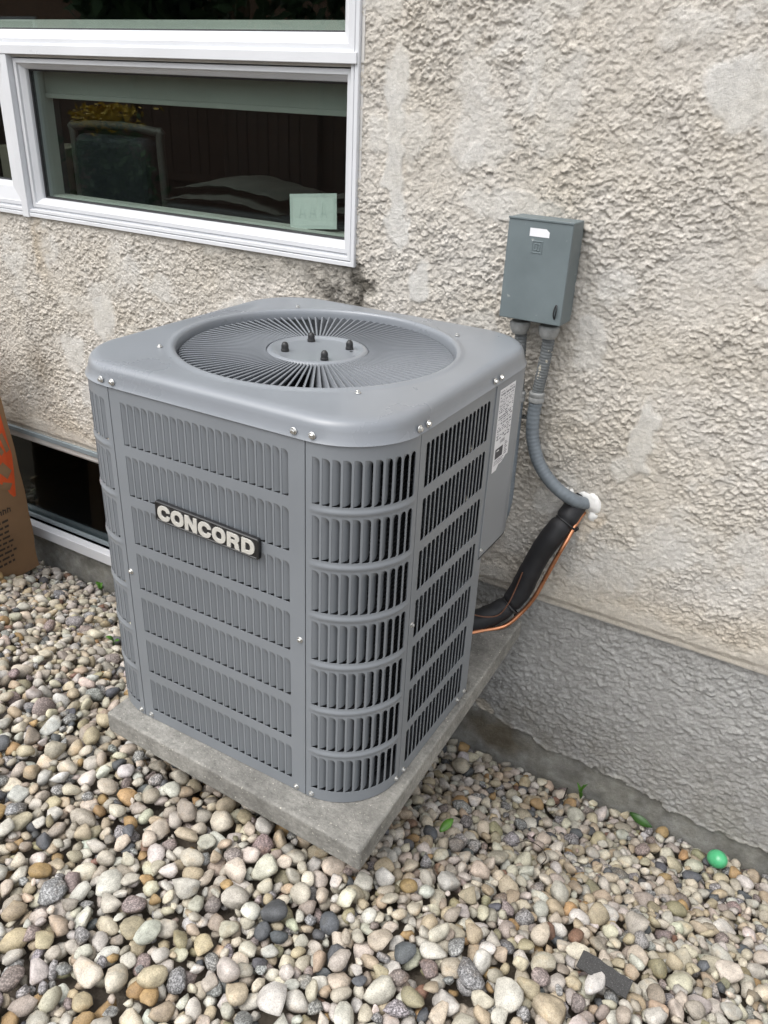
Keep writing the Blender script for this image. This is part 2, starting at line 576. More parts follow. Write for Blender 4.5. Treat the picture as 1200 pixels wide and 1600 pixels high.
# smooth trowelled patches on the stucco: (x, z, half width, half height, strength)
PATCH = [(0.176, 1.13, 0.026, 0.10, 1), (0.183, 0.96, 0.022, 0.15, 1), (0.196, 0.85, 0.016, 0.05, .8), (0.86, 1.15, 0.065, 0.055, 1), (0.95, 1.12, .05, .07, .8),
         (0.818, 0.49, 0.022, 0.085, 1), (0.795, .42, .03, .03, .7), (0.49, 1.16, 0.014, 0.07, .8), (0.258, 0.745, 0.025, 0.05, 1), (-0.795, 0.487, 0.05, 0.075, 1),
         (-0.95, 0.36, .05, .06, .9), (-0.9, .22, .04, .05, .6), (-0.55, .62, .05, .035, .7), (-0.3, .60, .06, .03, .6), (0.36, 1.02, .02, .03, .8), (0.40, .93, .05, .03, .5),
         (0.64, 0.30, .04, .05, .7), (1.0, .85, .035, .03, .6), (0.70, .80, .04, .035, .5), (1.1, 1.0, .05, .04, .7), (0.9, 0.25, .05, .04, .6), (1.2, .45, .05, .08, .6),
         (0.52, 1.06, .05, .03, .5), (0.48, .925, .10, .02, .55), (0.33, 1.22, .03, .03, .4), (0.75, 1.25, .05, .03, .5), (-1.0, .66, .04, .05, .6), (-.72, .66, .03, .06, .5)]


def patch_mask(X, Z):
    wx, wz = warp(X, Z, 0.05, 0.045, 400)
    m = np.zeros(X.shape)
    for (a, b, rx, rz, s) in PATCH:
        d = np.hypot((wx - a) / rx, (wz - b) / rz)
        m = np.maximum(m, s * np.clip((1.15 - d) / 0.35, 0, 1))
    g = fbm(X + 7, Z, 0.13, 77, 4)
    m = np.maximum(m, 0.55 * np.clip((g - 0.63) / 0.06, 0, 1))
    # trowelled strip along the bottom edge
    m = np.maximum(m, 0.75 * np.clip((0.085 + 0.05 * (fbm(X, Z, .09, 31, 3) - .4) - Z) / 0.02, 0, 1))
    return m


def flakes(X, Z, cell, seed, wamt=0.9, stretch=1.0):
    wx, wz = warp(X, Z, cell * wamt, cell * 0.55, seed)
    f1, f2, ra, rb, bx, by = voro(wx * stretch, wz, cell, seed + 9)
    tilt = -by * (0.45 + 0.7 * rb) + bx * (ra - 0.5) * 0.5      # the lower lip of each flake stands out
    return ra * 0.85 + tilt * 0.62, np.clip((f2 - f1) / 0.13, 0, 1)


def stucco_h(X, Z):
    a, ea = flakes(X, Z, 0.0132, 5, 1.4)
    b, eb = flakes(X, Z, 0.0070, 15, 1.2)
    c = fbm(X, Z, 0.006, 25, 2)
    big = fbm(X, Z, 0.12, 35, 3)
    amp = 0.55 + 0.9 * np.clip((big - 0.3) / 0.4, 0, 1)
    h = amp * (0.0037 * a * (0.25 + 0.75 * ea) + 0.0028 * b * (0.25 + 0.75 * eb) + 0.0032 * c)
    m = patch_mask(X, Z)
    # beyond the finely meshed part of the wall the grain is left to the material
    m = np.maximum(m, np.clip(np.maximum(np.abs(X + 0.09) - 1.29, Z - 1.31) / 0.02, 0, 1))
    flat = 0.0052 + 0.0006 * c + 0.0012 * fbm(X, Z, 0.05, 45, 3)
    h = h * (1 - m) + flat * m
    h = h + 0.004 * (fbm(X, Z, 0.4, 55, 2) - 0.5)
    # wall runs flush to the window trim and tapers at the bottom drip edge
    edge = 0.007 * (fbm(X, Z, 0.03, 65, 3))
    return h * np.clip((Z - 0.036 - edge) / 0.012, 0.0, 1) + 0.004


def stucco_t(X, Z):
    m = patch_mask(X, Z)[..., None]
    t = np.ones(X.shape + (3,))
    t = t * (1 - m) + np.array([1.06, 1.10, 1.15]) * m
    # brownish dirt band low on the wall and a run of dark mould under the window corner
    n = fbm(X, Z, 0.05, 91, 4)
    low = np.clip((0.13 + 0.10 * n - Z) / 0.1, 0, 1)[..., None] * 0.55
    t = t * (1 - low) + t * np.array([0.86, 0.79, 0.69]) * low
    wx, wz = warp(X, Z, 0.06, 0.03, 92)
    d = np.hypot((wx - 0.075) / np.where(wx > 0.075, 0.052, 0.14), (wz - 0.69) / 0.11)
    core = np.exp(-((wx - 0.108) / 0.022) ** 2) * (wz < 0.775)
    st = (np.clip((1.15 - d) / 0.5, 0, 1) * np.clip(0.45 + 0.9 * core + 1.6 * (fbm(X, Z, 0.02, 93, 4) - 0.5), 0, 1))[..., None]
    t = t * (1 - 0.92 * st) + np.array([0.12, 0.116, 0.105]) * 0.92 * st
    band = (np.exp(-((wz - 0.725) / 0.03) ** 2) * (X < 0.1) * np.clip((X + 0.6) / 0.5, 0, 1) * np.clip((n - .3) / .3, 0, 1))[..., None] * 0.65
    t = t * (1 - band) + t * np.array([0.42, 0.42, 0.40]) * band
    ru = (np.exp(-((wx + 1.035) / 0.03) ** 2) * np.clip((Z - .5) / .15, 0, 1))[..., None] * 0.6
    t = t * (1 - ru) + t * np.array([0.72, 0.62, 0.48]) * ru
    ru = (np.exp(-((wx + 1.12) / 0.06) ** 2 - ((wz - .28) / .12) ** 2))[..., None] * 0.7
    t = t * (1 - ru) + t * np.array([0.45, 0.41, 0.36]) * ru
    ld = np.hypot((wx - 0.72) / .035, (wz - .27) / .045)
    lm = np.clip((1.2 - ld) / .6, 0, 1)[..., None] * .6
    t = t * (1 - lm) + np.array([1.15, 1.05, 0.92]) * lm
    return t


xs = axis_lines(-1.40, 1.22, 0.0021, -4.5, 4.5)
zs = axis_lines(0.033, 1.33, 0.0021, 0.030, 3.0)
zs = zs[zs >= 0.0299]
wall = relief('stucco_wall', xs, zs, 0.0, stucco_h, stucco_t, [WIN, BWIN], M['stucco'], house)
# drip edge: the underside of the stucco
MB().box(-4.5, BWIN[0], -0.002, 0.05, 0.026, 0.0305).box(BWIN[1], 4.5, -0.002, 0.05, 0.026, 0.0305).build('drip_edge', M['plain_stucco'], house)


def jag(X):
    return np.interp(X, [-4, -0.8, 0.30, 0.544, 0.60, 0.716, 0.80, 0.908, 1.0, 1.14, 1.27, 1.6, 4], [-.43, -.43, -.375, -.392, -.404, -.424, -.428, -.436, -.452, -.468, -.466, -.49, -.49])


def parge_h(X, Z):
    a, ea = flakes(X, Z, 0.0135, 105, 1.0, 0.85)
    b, eb = flakes(X, Z, 0.0068, 115, 1.0)
    c = fbm(X, Z, 0.007, 125, 2)
    big = fbm(X, Z, 0.14, 135, 3)
    amp = 0.6 + 0.7 * np.clip((big - 0.3) / 0.4, 0, 1)
    h = amp * (0.0042 * a * (0.25 + 0.75 * ea) + 0.0022 * b * (0.4 + 0.6 * eb) + 0.0020 * c) + 0.008
    e = jag(X) + 0.035 * (fbm(X, Z * 0 + 3, 0.06, 145, 4) - 0.5) + 0.02 * (fbm(X, Z, 0.02, 155, 3) - 0.5)
    k = np.clip((Z - e) / 0.006, 0, 1)
    lip = np.exp(-((Z - e - 0.006) / 0.006) ** 2) * 0.0035
    left = np.clip((-0.6 - X) / 0.2, 0, 1)
    h = h * (1 - 0.6 * left)
    far = np.clip((np.abs(X) - 1.39) / 0.02, 0, 1)
    h = h * (1 - far) + 0.011 * far
    return h * k + lip * (1 - left) + 0.0012 * c + 0.003 * fbm(X, Z, 0.08, 165, 4)


def parge_t(X, Z):
    t = np.ones(X.shape + (3,))
    e = jag(X) + 0.035 * (fbm(X, Z * 0 + 3, 0.06, 145, 4) - 0.5) + 0.02 * (fbm(X, Z, 0.02, 155, 3) - 0.5)
    n = fbm(X, Z, 0.07, 175, 4)
    below = (Z < e)[..., None].astype(float)
    t = t * (1 - below) + t * (0.52 + 0.80 * fbm(X, Z, 0.035, 177, 5))[..., None] * np.array([0.98, 0.99, 0.96]) * below
    lip = (np.exp(-((Z - e - 0.003) / 0.0045) ** 2) * np.clip((vnoise(X, Z * 0, 0.05, 156) - 0.35) / 0.15, 0, 1))[..., None] * (X > 0)[..., None]
    t = t * (1 - lip) + np.array([1.9, 1.87, 1.8]) * lip
    # splashed dirt towards the gravel, in uneven tongues
    dm = (np.clip((-0.20 + 0.22 * (fbm(X, Z, 0.16, 183, 4) - 0.5) - Z) / 0.2, 0, 1) * np.clip((fbm(X, Z, 0.03, 187, 4) - 0.25) / 0.4, 0, 1))[..., None] * 0.6
    t = t * (1 - dm) + t * np.array([0.70, 0.68, 0.62]) * dm
    # old brown damp stain close to the slab
    wx, wz = warp(X, Z, 0.06, 0.05, 192)
    d = np.hypot((wx - 0.57) / 0.11, (wz + 0.46) / 0.055)
    st = np.clip((1.2 - d) / 0.6, 0, 1)[..., None] * 0.9
    t = t * (1 - st) + t * np.array([0.48, 0.41, 0.32]) * st
    pk = np.clip((1.1 - np.hypot((wx - 0.53) / .03, (wz + 0.372) / .018)) / .3, 0, 1)[..., None]
    t = t * (1 - pk) + np.array([1.35, 1.25, 1.1]) * pk
    return t


xs = axis_lines(-1.42, 1.42, 0.0027, -4.5, 4.5)
zs = axis_lines(-0.54, 0.030, 0.0027, -0.75, 0.034)
relief('foundation_wall', xs, zs, 0.022, parge_h, parge_t, [BWIN], M['parging'], house)


def rect_profile(x0, x1, z0, z1, pr, mb=None):
    """mitred frame: pr = [(inset, y)] swept round the rectangle"""
    mb = mb or MB()
    rings = []
    for ins, y in pr:
        rings.append([(x0 + ins, y, z0 + ins), (x1 - ins, y, z0 + ins), (x1 - ins, y, z1 - ins), (x0 + ins, y, z1 - ins)])
    n = 4
    vs = [p for r_ in rings for p in r_]
    fs = []
    for i in range(len(rings) - 1):
        for j in range(4):
            k = (j + 1) % 4
            fs.append((i * n + j, i * n + k, (i + 1) * n + k, (i + 1) * n + j))
    mb.add(vs, fs)
    return mb


# main window ------------------------------------------------
wx0, wx1, wz0, wz1 = -2.42, 0.086, 0.757, 2.30
window = rect_profile(wx0, wx1, wz0, wz1, [(0.004, 0.06), (0.0, 0.058), (0.0, -0.016), (0.001, -0.018), (0.0095, -0.018), (0.0105, -0.016), (0.0105, -0.008), (0.0125, -0.008), (0.0125, -0.014), (0.0135, -0.0155),
                                             (0.0205, -0.0155), (0.0215, -0.014), (0.0215, 0.0), (0.0245, 0.001), (0.0245, 0.05)]).build('window', M['vinyl'], house)
# interior faces of the opening
JY = 0.10


def sash(x0, x1, z0, z1, gl_in, parent, glassmat):
    """white sash around one pane: stepped frame, rubber gasket and glass"""
    f = rect_profile(x0, x1, z0, z1, [(0, 0.05), (0, -0.002), (0.0012, -0.0045), (0.011, -0.0055), (0.0125, -0.004), (gl_in - 0.012, 0.002), (gl_in - 0.0095, 0.004), (gl_in - 0.001, 0.014), (gl_in, 0.018), (gl_in, 0.040),
                                       (gl_in, 0.05)])
    fr = f.build('sash', M['vinyl'], parent)
    g = rect_profile(x0, x1, z0, z1, [(gl_in + 0.0002, 0.024), (gl_in + 0.004, 0.025), (gl_in + 0.0045, 0.036)]).build('gasket', M['rubber'], parent)
    MB().box(x0 + gl_in - 0.003, x1 - gl_in + 0.003, 0.028, 0.034, z0 + gl_in - 0.003, z1 - gl_in + 0.003).build('pane', glassmat, parent)
    return fr


sash(-1.043, 0.0625, 0.783, 1.168, 0.0255, window, M['glass'])
sash(-2.38, -1.079, 0.783, 1.168, 0.062, window, M['glass'])
sash(-2.38, 0.0625, 1.203, 2.275, 0.034, window, M['glass'])
# transom band and mullion cover strips
b_ = MB().box(-2.40, 0.083, -0.0235, 0.06, 1.1765, 1.1985)
b_.box(-2.40, 0.0835, -0.012, 0.06, 1.1985, 1.2035)
b_.build('transom_strip', M['vinyl'], window, bevel=0.0012)
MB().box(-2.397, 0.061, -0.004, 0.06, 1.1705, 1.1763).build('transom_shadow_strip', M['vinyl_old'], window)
MB().box(-1.0725, -1.0465, -0.0215, 0.06, 0.7545, 1.1763).build('mullion', M['vinyl'], window, bevel=0.0012)
# end cap on the right of the transom, and the side trim outside the frame
MB().box(0.0865, 0.094, -0.010, 0.03, 1.179, 2.3).box(0.0865, 0.0925, -0.008, 0.03, 0.758, 1.176).build('side_trim', M['vinyl_old'], window, bevel=0.001)
# reveal behind the glass
rv = MB()
for (a, b, c, d) in ((-1.025, 0.035, 0.792, 1.150), (-2.36, -1.10, 0.792, 1.150), (-2.36, 0.035, 1.222, 2.25)):
    rect_profile(a, b, c, d, [(0.0, 0.050), (0.0, JY), (-0.004, JY + 0.001)], rv)
rv.box(-2.36, 0.035, 0.050, JY - 0.002, 1.222, 1.262).box(-1.02, 0.032, 0.052, JY - 0.002, 0.792, 0.8155)
rv.build('reveal', M['jamb'], window)

# room behind the window: floor, ceiling, walls, with a wall round the window opening
room = MB()
rx0, rx1, ry0, ry1, rz0, rz1 = -3.4, 1.3, JY, 3.6, 0.33, 2.6
room.add([(rx0, ry0, rz0), (rx1, ry0, rz0), (rx1, ry1, rz0), (rx0, ry1, rz0), (rx0, ry0, rz1), (rx1, ry0, rz1), (rx1, ry1, rz1), (rx0, ry1, rz1)],
         [(0, 1, 2, 3), (7, 6, 5, 4), (3, 2, 6, 7), (0, 3, 7, 4), (1, 5, 6, 2)])
room.box(rx0, -2.36, JY, JY + 0.02, rz0, rz1).box(0.035, rx1, JY, JY + 0.02, rz0, rz1)
room.box(-2.36, 0.035, JY, JY + 0.02, rz0, 0.792).box(-2.36, 0.035, JY, JY + 0.02, 2.25, rz1)
room.box(-2.36, 0.035, JY, JY + 0.02, 1.150, 1.222).box(-1.10, -1.025, JY, JY + 0.02, 0.792, 1.150)
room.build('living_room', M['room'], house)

# basement window ---------------------------------------------
bw = MB()
rect_profile(-1.75, -0.80, -0.388, 0.016, [(0.0, 0.10), (0.0, -0.004), (0.001, -0.006), (0.018, -0.006), (0.020, -0.003), (0.020, 0.004), (0.022, 0.006), (0.034, 0.012), (0.036, 0.014), (0.036, 0.09)], bw)
bwin = bw.build('basement_window', M['vinyl_old'], house)
MB().box(-1.77, -0.785, -0.014, 0.05, 0.0175, 0.034).build('flashing', M['flashing'], bwin, bevel=0.002)
MB().box(-1.76, -0.79, -0.018, 0.03, -0.392, -0.352).build('sill', M['vinyl'], bwin, bevel=0.002)
MB().box(-1.715, -0.835, 0.020, 0.030, -0.346, -0.333).build('bottom_rail', M['flashing'], bwin, bevel=0.001)
MB().box(-1.716, -0.834, 0.034, 0.040, -0.353, -0.018).build('pane', M['glass_dark'], bwin)
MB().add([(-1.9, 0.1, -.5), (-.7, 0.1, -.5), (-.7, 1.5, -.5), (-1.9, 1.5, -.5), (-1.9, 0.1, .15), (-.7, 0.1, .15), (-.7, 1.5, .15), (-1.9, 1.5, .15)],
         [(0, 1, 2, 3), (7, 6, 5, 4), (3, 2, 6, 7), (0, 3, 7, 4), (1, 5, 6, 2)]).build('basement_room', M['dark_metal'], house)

# ------------------------------------------------------------------ slab and what carries it
tag(MB().add([(0.051, -0.847, -0.048), (0.6585, -0.860, -0.048), (0.628, -0.070, -0.048), (0.038, -0.062, -0.048),
              (0.051, -0.847, 0), (0.6585, -0.860, 0), (0.628, -0.070, 0), (0.038, -0.062, 0)],
             [(0, 3, 2, 1), (4, 5, 6, 7), (0, 1, 5, 4), (1, 2, 6, 5), (2, 3, 7, 6), (3, 0, 4, 7)]).build('concrete_slab', M['slab'], bevel=0.005, seg=3),
    'weathered grey concrete paving slab carrying the air conditioner', 'slab')
for k, (x, y, rz, lab) in enumerate([(0.47, -0.66, 0.1, 'concrete block under the front right of the paving slab'), (0.16, -0.66, -0.05, 'concrete block under the front left of the paving slab'),
                                     (0.32, -0.20, 0.05, 'concrete block under the rear right of the paving slab')]):
    g = float(prof(y)) - 0.06
    b = MB().box(-0.095, 0.095, -0.075, 0.075, 0, -0.0485 - g).build('concrete_block', M['block'], bevel=0.006)
    b.location = (x, y, g); b.rotation_euler = (0, 0, rz)
    tag(b, lab, 'block', 'blocks under the slab')

# ------------------------------------------------------------------ air conditioner
W, HH, RC = 0.632, 0.6855, 0.122
SA, SQ = W - 2 * RC, RC * math.pi / 2
PER = 4 * (SA + SQ)
ac_root = empty('air_conditioner', (0, 0, 0), 0.008)
ac_root.location = Matrix.Rotation(0.008, 3, 'Z') @ Vector((W / 2, W / 2, 0)) + Vector((0, -0.8113, 0.0005))
tag(ac_root, 'grey louvred outdoor air conditioner with round fan grille on its top', 'air conditioner')
HC = W / 2


def path(s, d=0.0):
    """point on the rounded square cabinet outline at arc length s, d inwards, with the outward normal angle"""
    s = s % PER
    if s < SA: return (RC + s - HC, d - HC, -90)
    s -= SA
    if s < SQ:
        a = -math.pi / 2 + s / RC; return (W - RC - HC + (RC - d) * math.cos(a), RC - HC + (RC - d) * math.sin(a), math.degrees(a))
    s -= SQ
    if s < SA: return (W - d - HC, RC + s - HC, 0)
    s -= SA
    if s < SQ:
        a = s / RC; return (W - RC - HC + (RC - d) * math.cos(a), W - RC - HC + (RC - d) * math.sin(a), math.degrees(a))
    s -= SQ
    if s < SA: return (W - RC - s - HC, W - d - HC, 90)
    s -= SA
    if s < SQ:
        a = math.pi / 2 + s / RC; return (RC - HC + (RC - d) * math.cos(a), W - RC - HC + (RC - d) * math.sin(a), math.degrees(a))
    s -= SQ
    if s < SA: return (d - HC, W - RC - s - HC, 180)
    s -= SA
    a = math.pi + s / RC
    return (RC - HC + (RC - d) * math.cos(a), RC - HC + (RC - d) * math.sin(a), math.degrees(a))


def P3(s, z, d=0.0):
    x, y, _ = path(s, d)
    return (x, y, z)


ROWT = [0.6618, 0.5682, 0.4746, 0.3810, 0.2874, 0.1938, 0.1002]
ROWS = [(t - 0.0775 + 0.0012, t) for t in ROWT]
ROWS = [(b + 0.001, t - 0.0005) for b, t in ROWS]
HOLE_R = 0.0076


def hole_poly(sa, sb, zb, zt, n=4):
    """slot outline: square on the hinged left side, rounded on the right; counter-clockwise seen from outside"""
    rr, rb = min(HOLE_R, (sb - sa) * 0.62), 0.0030
    pts = [((sa, zb), 0)]
    for k in range(n + 1):
        a = -math.pi / 2 + k / n * math.pi / 2
        pts.append(((sb - rb + rb * math.cos(a), zb + rb + rb * math.sin(a)), 1))
    for k in range(n + 1):
        a = k / n * math.pi / 2
        pts.append(((sb - rr + rr * math.cos(a), zt - rr + rr * math.sin(a)), 2))
    pts.append(((sa, zt), 3))
    return pts


def louvred_panel(name, s0, s1, z0, z1, slots, bead=False, parent=None, slit=0.0121, thick=0.0011, off=0.0):
    """sheet with real slots; slots = (first s, last s, count) or None"""
    mb = MB()
    def q(pts):
        mb.add([P3(s, z, d + off) for s, z, d in pts], [tuple(range(len(pts)))])
    g = 0.0009
    s0 += g; s1 -= g
    sa, sb, n = slots if slots else (s0, s1, 0)
    cells = []
    if n:
        pitch = (sb - sa - slit) / (n - 1)
        bar = pitch - slit
        cells = [(sa + i * pitch - bar / 2, sa + i * pitch + slit + bar / 2) for i in range(n)]
        S = [s0] + list(np.linspace(s0, cells[0][0], 3)[1:-1]) + [c[0] for c in cells] + [cells[-1][1]] + list(np.linspace(cells[-1][1], s1, 4)[1:-1]) + [s1]
    else:
        S = list(np.linspace(s0, s1, max(2, int((s1 - s0) / 0.016))))
    zz = [z0]
    for b, t in sorted(ROWS):
        zz += [b - 0.002, t + 0.002]
    zz.append(z1)
    zz = [z for z in zz if z0 <= z <= z1]
    for k in range(len(zz) - 1):
        a, b = zz[k], zz[k + 1]
        isrow = any(abs(a - (r_[0] - 0.002)) < 1e-6 for r_ in ROWS)
        for i in range(len(S) - 1):
            l, r_ = S[i], S[i + 1]
            incell = bool(cells) and cells[0][0] - 1e-9 <= l < cells[-1][1] - 1e-9
            if isrow and incell:
                row = [x for x in ROWS if abs(x[0] - 0.002 - a) < 1e-6][0]
                ins = (r_ - l - slit) / 2
                hp = hole_poly(l + ins, r_ - ins, row[0], row[1])
                corner = [(l, a), (r_, a), (r_, b), (l, b)]
                m = len(hp)
                for j in range(m):
                    (p, ci), (p2, cj) = hp[j], hp[(j + 1) % m]
                    o1, o2 = corner[ci], corner[cj]
                    if ci == cj: q([(o1[0], o1[1], 0), (p2[0], p2[1], 0), (p[0], p[1], 0)])
                    else: q([(o1[0], o1[1], 0), (o2[0], o2[1], 0), (p2[0], p2[1], 0), (p[0], p[1], 0)])
                    q([(p[0], p[1], 0), (p2[0], p2[1], 0), (p2[0], p2[1], thick), (p[0], p[1], thick)])
            elif bead and not isrow and k not in (0, len(zz) - 2):
                # pressed horizontal rib between two rows of slots
                n2 = 8
                def dep(s, z):
                    t = (z - a) / (b - a)
                    f = min(1, max(0, (s - s0 - 0.004) / 0.014)) * min(1, max(0, (s1 - 0.004 - s) / 0.014))
                    return -0.0019 * math.sin(math.pi * t) ** 2 * smooth01(f)
                for j in range(n2):
                    za, zb = a + (b - a) * j / n2, a + (b - a) * (j + 1) / n2
                    q([(l, za, dep(l, za)), (r_, za, dep(r_, za)), (r_, zb, dep(r_, zb)), (l, zb, dep(l, zb))])
            else:
                q([(l, a, 0), (r_, a, 0), (r_, b, 0), (l, b, 0)])
    # folded edges
    for k in range(len(zz) - 1):
        for s in (s0, s1):
            q([(s, zz[k], 0), (s, zz[k + 1], 0), (s, zz[k + 1], 0.009), (s, zz[k], 0.009)])
    for i in range(len(S) - 1):
        for z in (z0, z1):
            q([(S[i], z, 0), (S[i + 1], z, 0), (S[i + 1], z, 0.009), (S[i], z, 0.009)])
    # merge doubles by position so that shading is continuous
    key, remap, nv = {}, [], []
    for p in mb.v:
        k_ = (round(p[0], 5), round(p[1], 5), round(p[2], 5))
        if k_ not in key:
            key[k_] = len(nv); nv.append(p)
        remap.append(key[k_])
    fs = []
    for f in mb.f:
        g_ = []
        for i in f:
            if remap[i] not in g_: g_.append(remap[i])
        if len(g_) > 2: fs.append(tuple(g_))
    out = MB(); out.v, out.f = nv, fs
    return out.build(name, M['ac_paint'], parent, smooth=32), cells


def louver_verts(sa, sb, zb, zt, deep=0.0110, nx=7, nz=14):
    """scoop hinged on the slot's left edge and pressed inwards on its right edge"""
    vs, fs = [], []
    zl = zb + 0.0010                                   # the tongue stops short of the slot's lower edge
    h = zt - zl
    wd_ = sb - sa + 0.0021
    for j in range(nz + 1):
        t = j / nz
        t = 0.5 - 0.5 * math.cos(math.pi * t)
        z = zl + h * t
        e = math.sin(min(1, (zt - z) / 0.014) * math.pi / 2)
        low = min(1.0, (z - zl) / 0.0085)
        right = 1 - 0.62 * (1 - math.sqrt(max(0, 1 - (1 - low) ** 2)))   # rounded lower corner
        for i in range(nx + 1):
            u = i / nx * right
            vs.append(P3(sa - 0.0004 + wd_ * u, z, 0.0007 + deep * e * (0.78 * u + 0.22 * u * u)))
    for j in range(nz):
        for i in range(nx):
            a = j * (nx + 1) + i
            fs.append((a, a + 1, a + nx + 2, a + nx + 1))
    return vs, fs


louver_budget = [295]
bank = MB()


def add_louvers(panel, cells, slit, rows):
    for (zb, zt) in rows:
        for (l, r_) in cells:
            ins = (r_ - l - slit) / 2
            vs, fs = louver_verts(l + ins, r_ - ins, zb, zt)
            if panel is not None and louver_budget[0] > 0:
                louver_budget[0] -= 1
                MB().add(vs, fs).build('louver', M['ac_paint'], panel, smooth=60)
            else:
                bank.add(vs, fs)


ZT = HH - 0.002
front_panel, fc = louvred_panel('front_panel', 0, SA, 0.001, ZT, (0.0240, 0.3580, 22), parent=ac_root)
add_louvers(front_panel, fc, 0.0121, ROWS)
corner_panel, cc = louvred_panel('corner_panel', SA, SA + SQ, 0.001, ZT, (SA + 0.0115, SA + SQ - 0.0125, 11), bead=True, parent=ac_root)
add_louvers(corner_panel, cc, 0.0121, ROWS)
side_panel, sc_ = louvred_panel('side_panel', SA + SQ, 0.874, 0.001, ZT, (0.5995, 0.8385, 16), parent=ac_root)
add_louvers(side_panel, sc_, 0.0121, ROWS)
cp2, cc2 = louvred_panel('corner_panel', -SQ, 0, 0.001, ZT, (-SQ + 0.0125, -0.0125, 11), bead=True, parent=ac_root)
add_louvers(None, cc2, 0.0121, ROWS)
lp, lc = louvred_panel('side_panel', -SQ - SA, -SQ, 0.001, ZT, (-SQ - SA + 0.0245, -SQ - 0.03, 22), parent=ac_root)
add_louvers(None, lc, 0.0121, ROWS)
louvred_panel('back_panel', 1.17, PER - SQ - SA, 0.001, ZT, None, parent=ac_root)
tag(bank.build('louver_bank', M['ac_paint'], ac_root, smooth=60), kind='stuff')

# access cover round the rear corner, above the open service bay
cv = MB()
SV = [0.8585 + (1.165 - 0.8585) * i / 26 for i in range(27)]
rings = []
for s in SV:
    zb = 0.336
    rings.append([P3(s, zb, 0.010), P3(s, zb, 0.0), P3(s, zb + 0.002, -0.0018), P3(s, ZT - 0.004, -0.0018), P3(s, ZT, 0.0), P3(s, ZT, 0.010)])
cv.loft(rings, closed=False)
e0 = [P3(SV[0], z, d) for z, d in ((0.336, 0.006), (0.338, -0.0018), (ZT - .004, -0.0018), (ZT, .006))]
cv.add(e0, [(0, 1, 2, 3)])
access_cover = cv.build('access_cover', M['ac_paint'], ac_root, smooth=30)
MB().tube([P3(s, 0.3335, 0.001) for s in SV], 0.0022, 6).build('edge_seal', M['rubber'], ac_root, smooth=60)
# service bay behind the side panel
sb = MB()
x0, y0, _ = path(0.868, 0.004); x1, y1, _ = path(1.16, 0.004)
IN = 0.115
sb.add([(x0, y0, 0.012), (x0 - IN, y0, 0.012), (x0 - IN, y1, 0.012), (x0, y0, 0.336), (x0 - IN, y0, 0.336), (x0 - IN, y1, 0.336)], [(0, 1, 4, 3), (1, 2, 5, 4)])
sb.add([P3(s, 0.336, 0.004) for s in np.linspace(0.868, 1.16, 14)] + [(x0 - IN, y1, 0.336), (x0 - IN, y0, 0.336)], [tuple(range(16))])
sb.build('service_bay', M['ac_paint'], ac_root)
# base pan with an upturned rim
pan = MB()
ss = [PER * i / 192 for i in range(192)]
def pan_d(s): return 0.062 * float(smooth01(np.clip((s - 0.868) / 0.10, 0, 1)) * (1 - smooth01(np.clip((s - 1.2) / 0.06, 0, 1))))
pan.loft([[P3(s, z, d + pan_d(s)) for s in ss] for z, d in ((0.0, 0.012), (0.0, 0.0015), (0.016, 0.0015), (0.016, 0.003), (0.006, 0.004), (0.006, 0.03))])
pan.build('base_pan', M['dark_metal'], ac_root, smooth=30)
MB().loft([[P3(0.874 + .25 * i / 12, z, d + pan_d(0.874 + .25 * i / 12)) for i in range(13)] for z, d in ((0.0, -0.004), (0.004, -0.004), (0.0048, 0.002))], closed=False).build('pan_lip', M['zinc'], ac_root)
# coil
cl = MB()
ss = [PER * i / 120 for i in range(120)]
def coil_d(s): return 0.034 + 0.115 * float(smooth01(np.clip((s - 0.845) / 0.03, 0, 1)) * (1 - smooth01(np.clip((s - 1.2) / 0.03, 0, 1))))
cl.loft([[P3(s, 0.015, coil_d(s)) for s in ss], [P3(s, 0.67, coil_d(s)) for s in ss]], cap=False)
cl.build('condenser_coil', M['coil'], ac_root, smooth=60)

# lid ------------------------------------------------------------------
def rr_pt(ang, inset):
    h = HC - inset; r_ = RC - inset * 0.6
    c, s = math.cos(ang), math.sin(ang)
    k = h - r_
    t = h / max(abs(c), abs(s))
    x, y = t * c, t * s
    if abs(x) > k and abs(y) > k:
        cx, cy = math.copysign(k, c), math.copysign(k, s)
        bq = cx * c + cy * s
        t = bq + math.sqrt(max(0, bq * bq - (cx * cx + cy * cy - r_ * r_)))
        x, y = t * c, t * s
    return x, y


NA = 160
AN = [2 * math.pi * k / NA for k in range(NA)]
rings = []
for r_, z in ((0.2470, 0.700), (0.2474, 0.711), (0.2482, 0.7165), (0.2496, 0.7192), (0.2518, 0.7209), (0.2545, 0.7216), (0.2575, 0.7212), (0.2605, 0.7200), (0.2640, 0.7190), (0.2690, 0.7186)):
    rings.append([(r_ * math.cos(a), r_ * math.sin(a), z) for a in AN])
for ins, z in ((0.036, 0.7182), (0.024, 0.7180), (0.0165, 0.7174), (0.0110, 0.7155), (0.0072, 0.7122), (0.0048, 0.7078), (0.0030, 0.7010), (0.0012, 0.6920), (-0.0022, 0.6855), (-0.0030, 0.6840), (-0.0018, 0.6832), (0.006, 0.6832), (0.006, 0.690)):
    rings.append([(*rr_pt(a, ins), z) for a in AN])
lid = MB().loft(list(reversed(rings)), cap=False).build('lid', M['ac_lid'], ac_root, smooth=50)

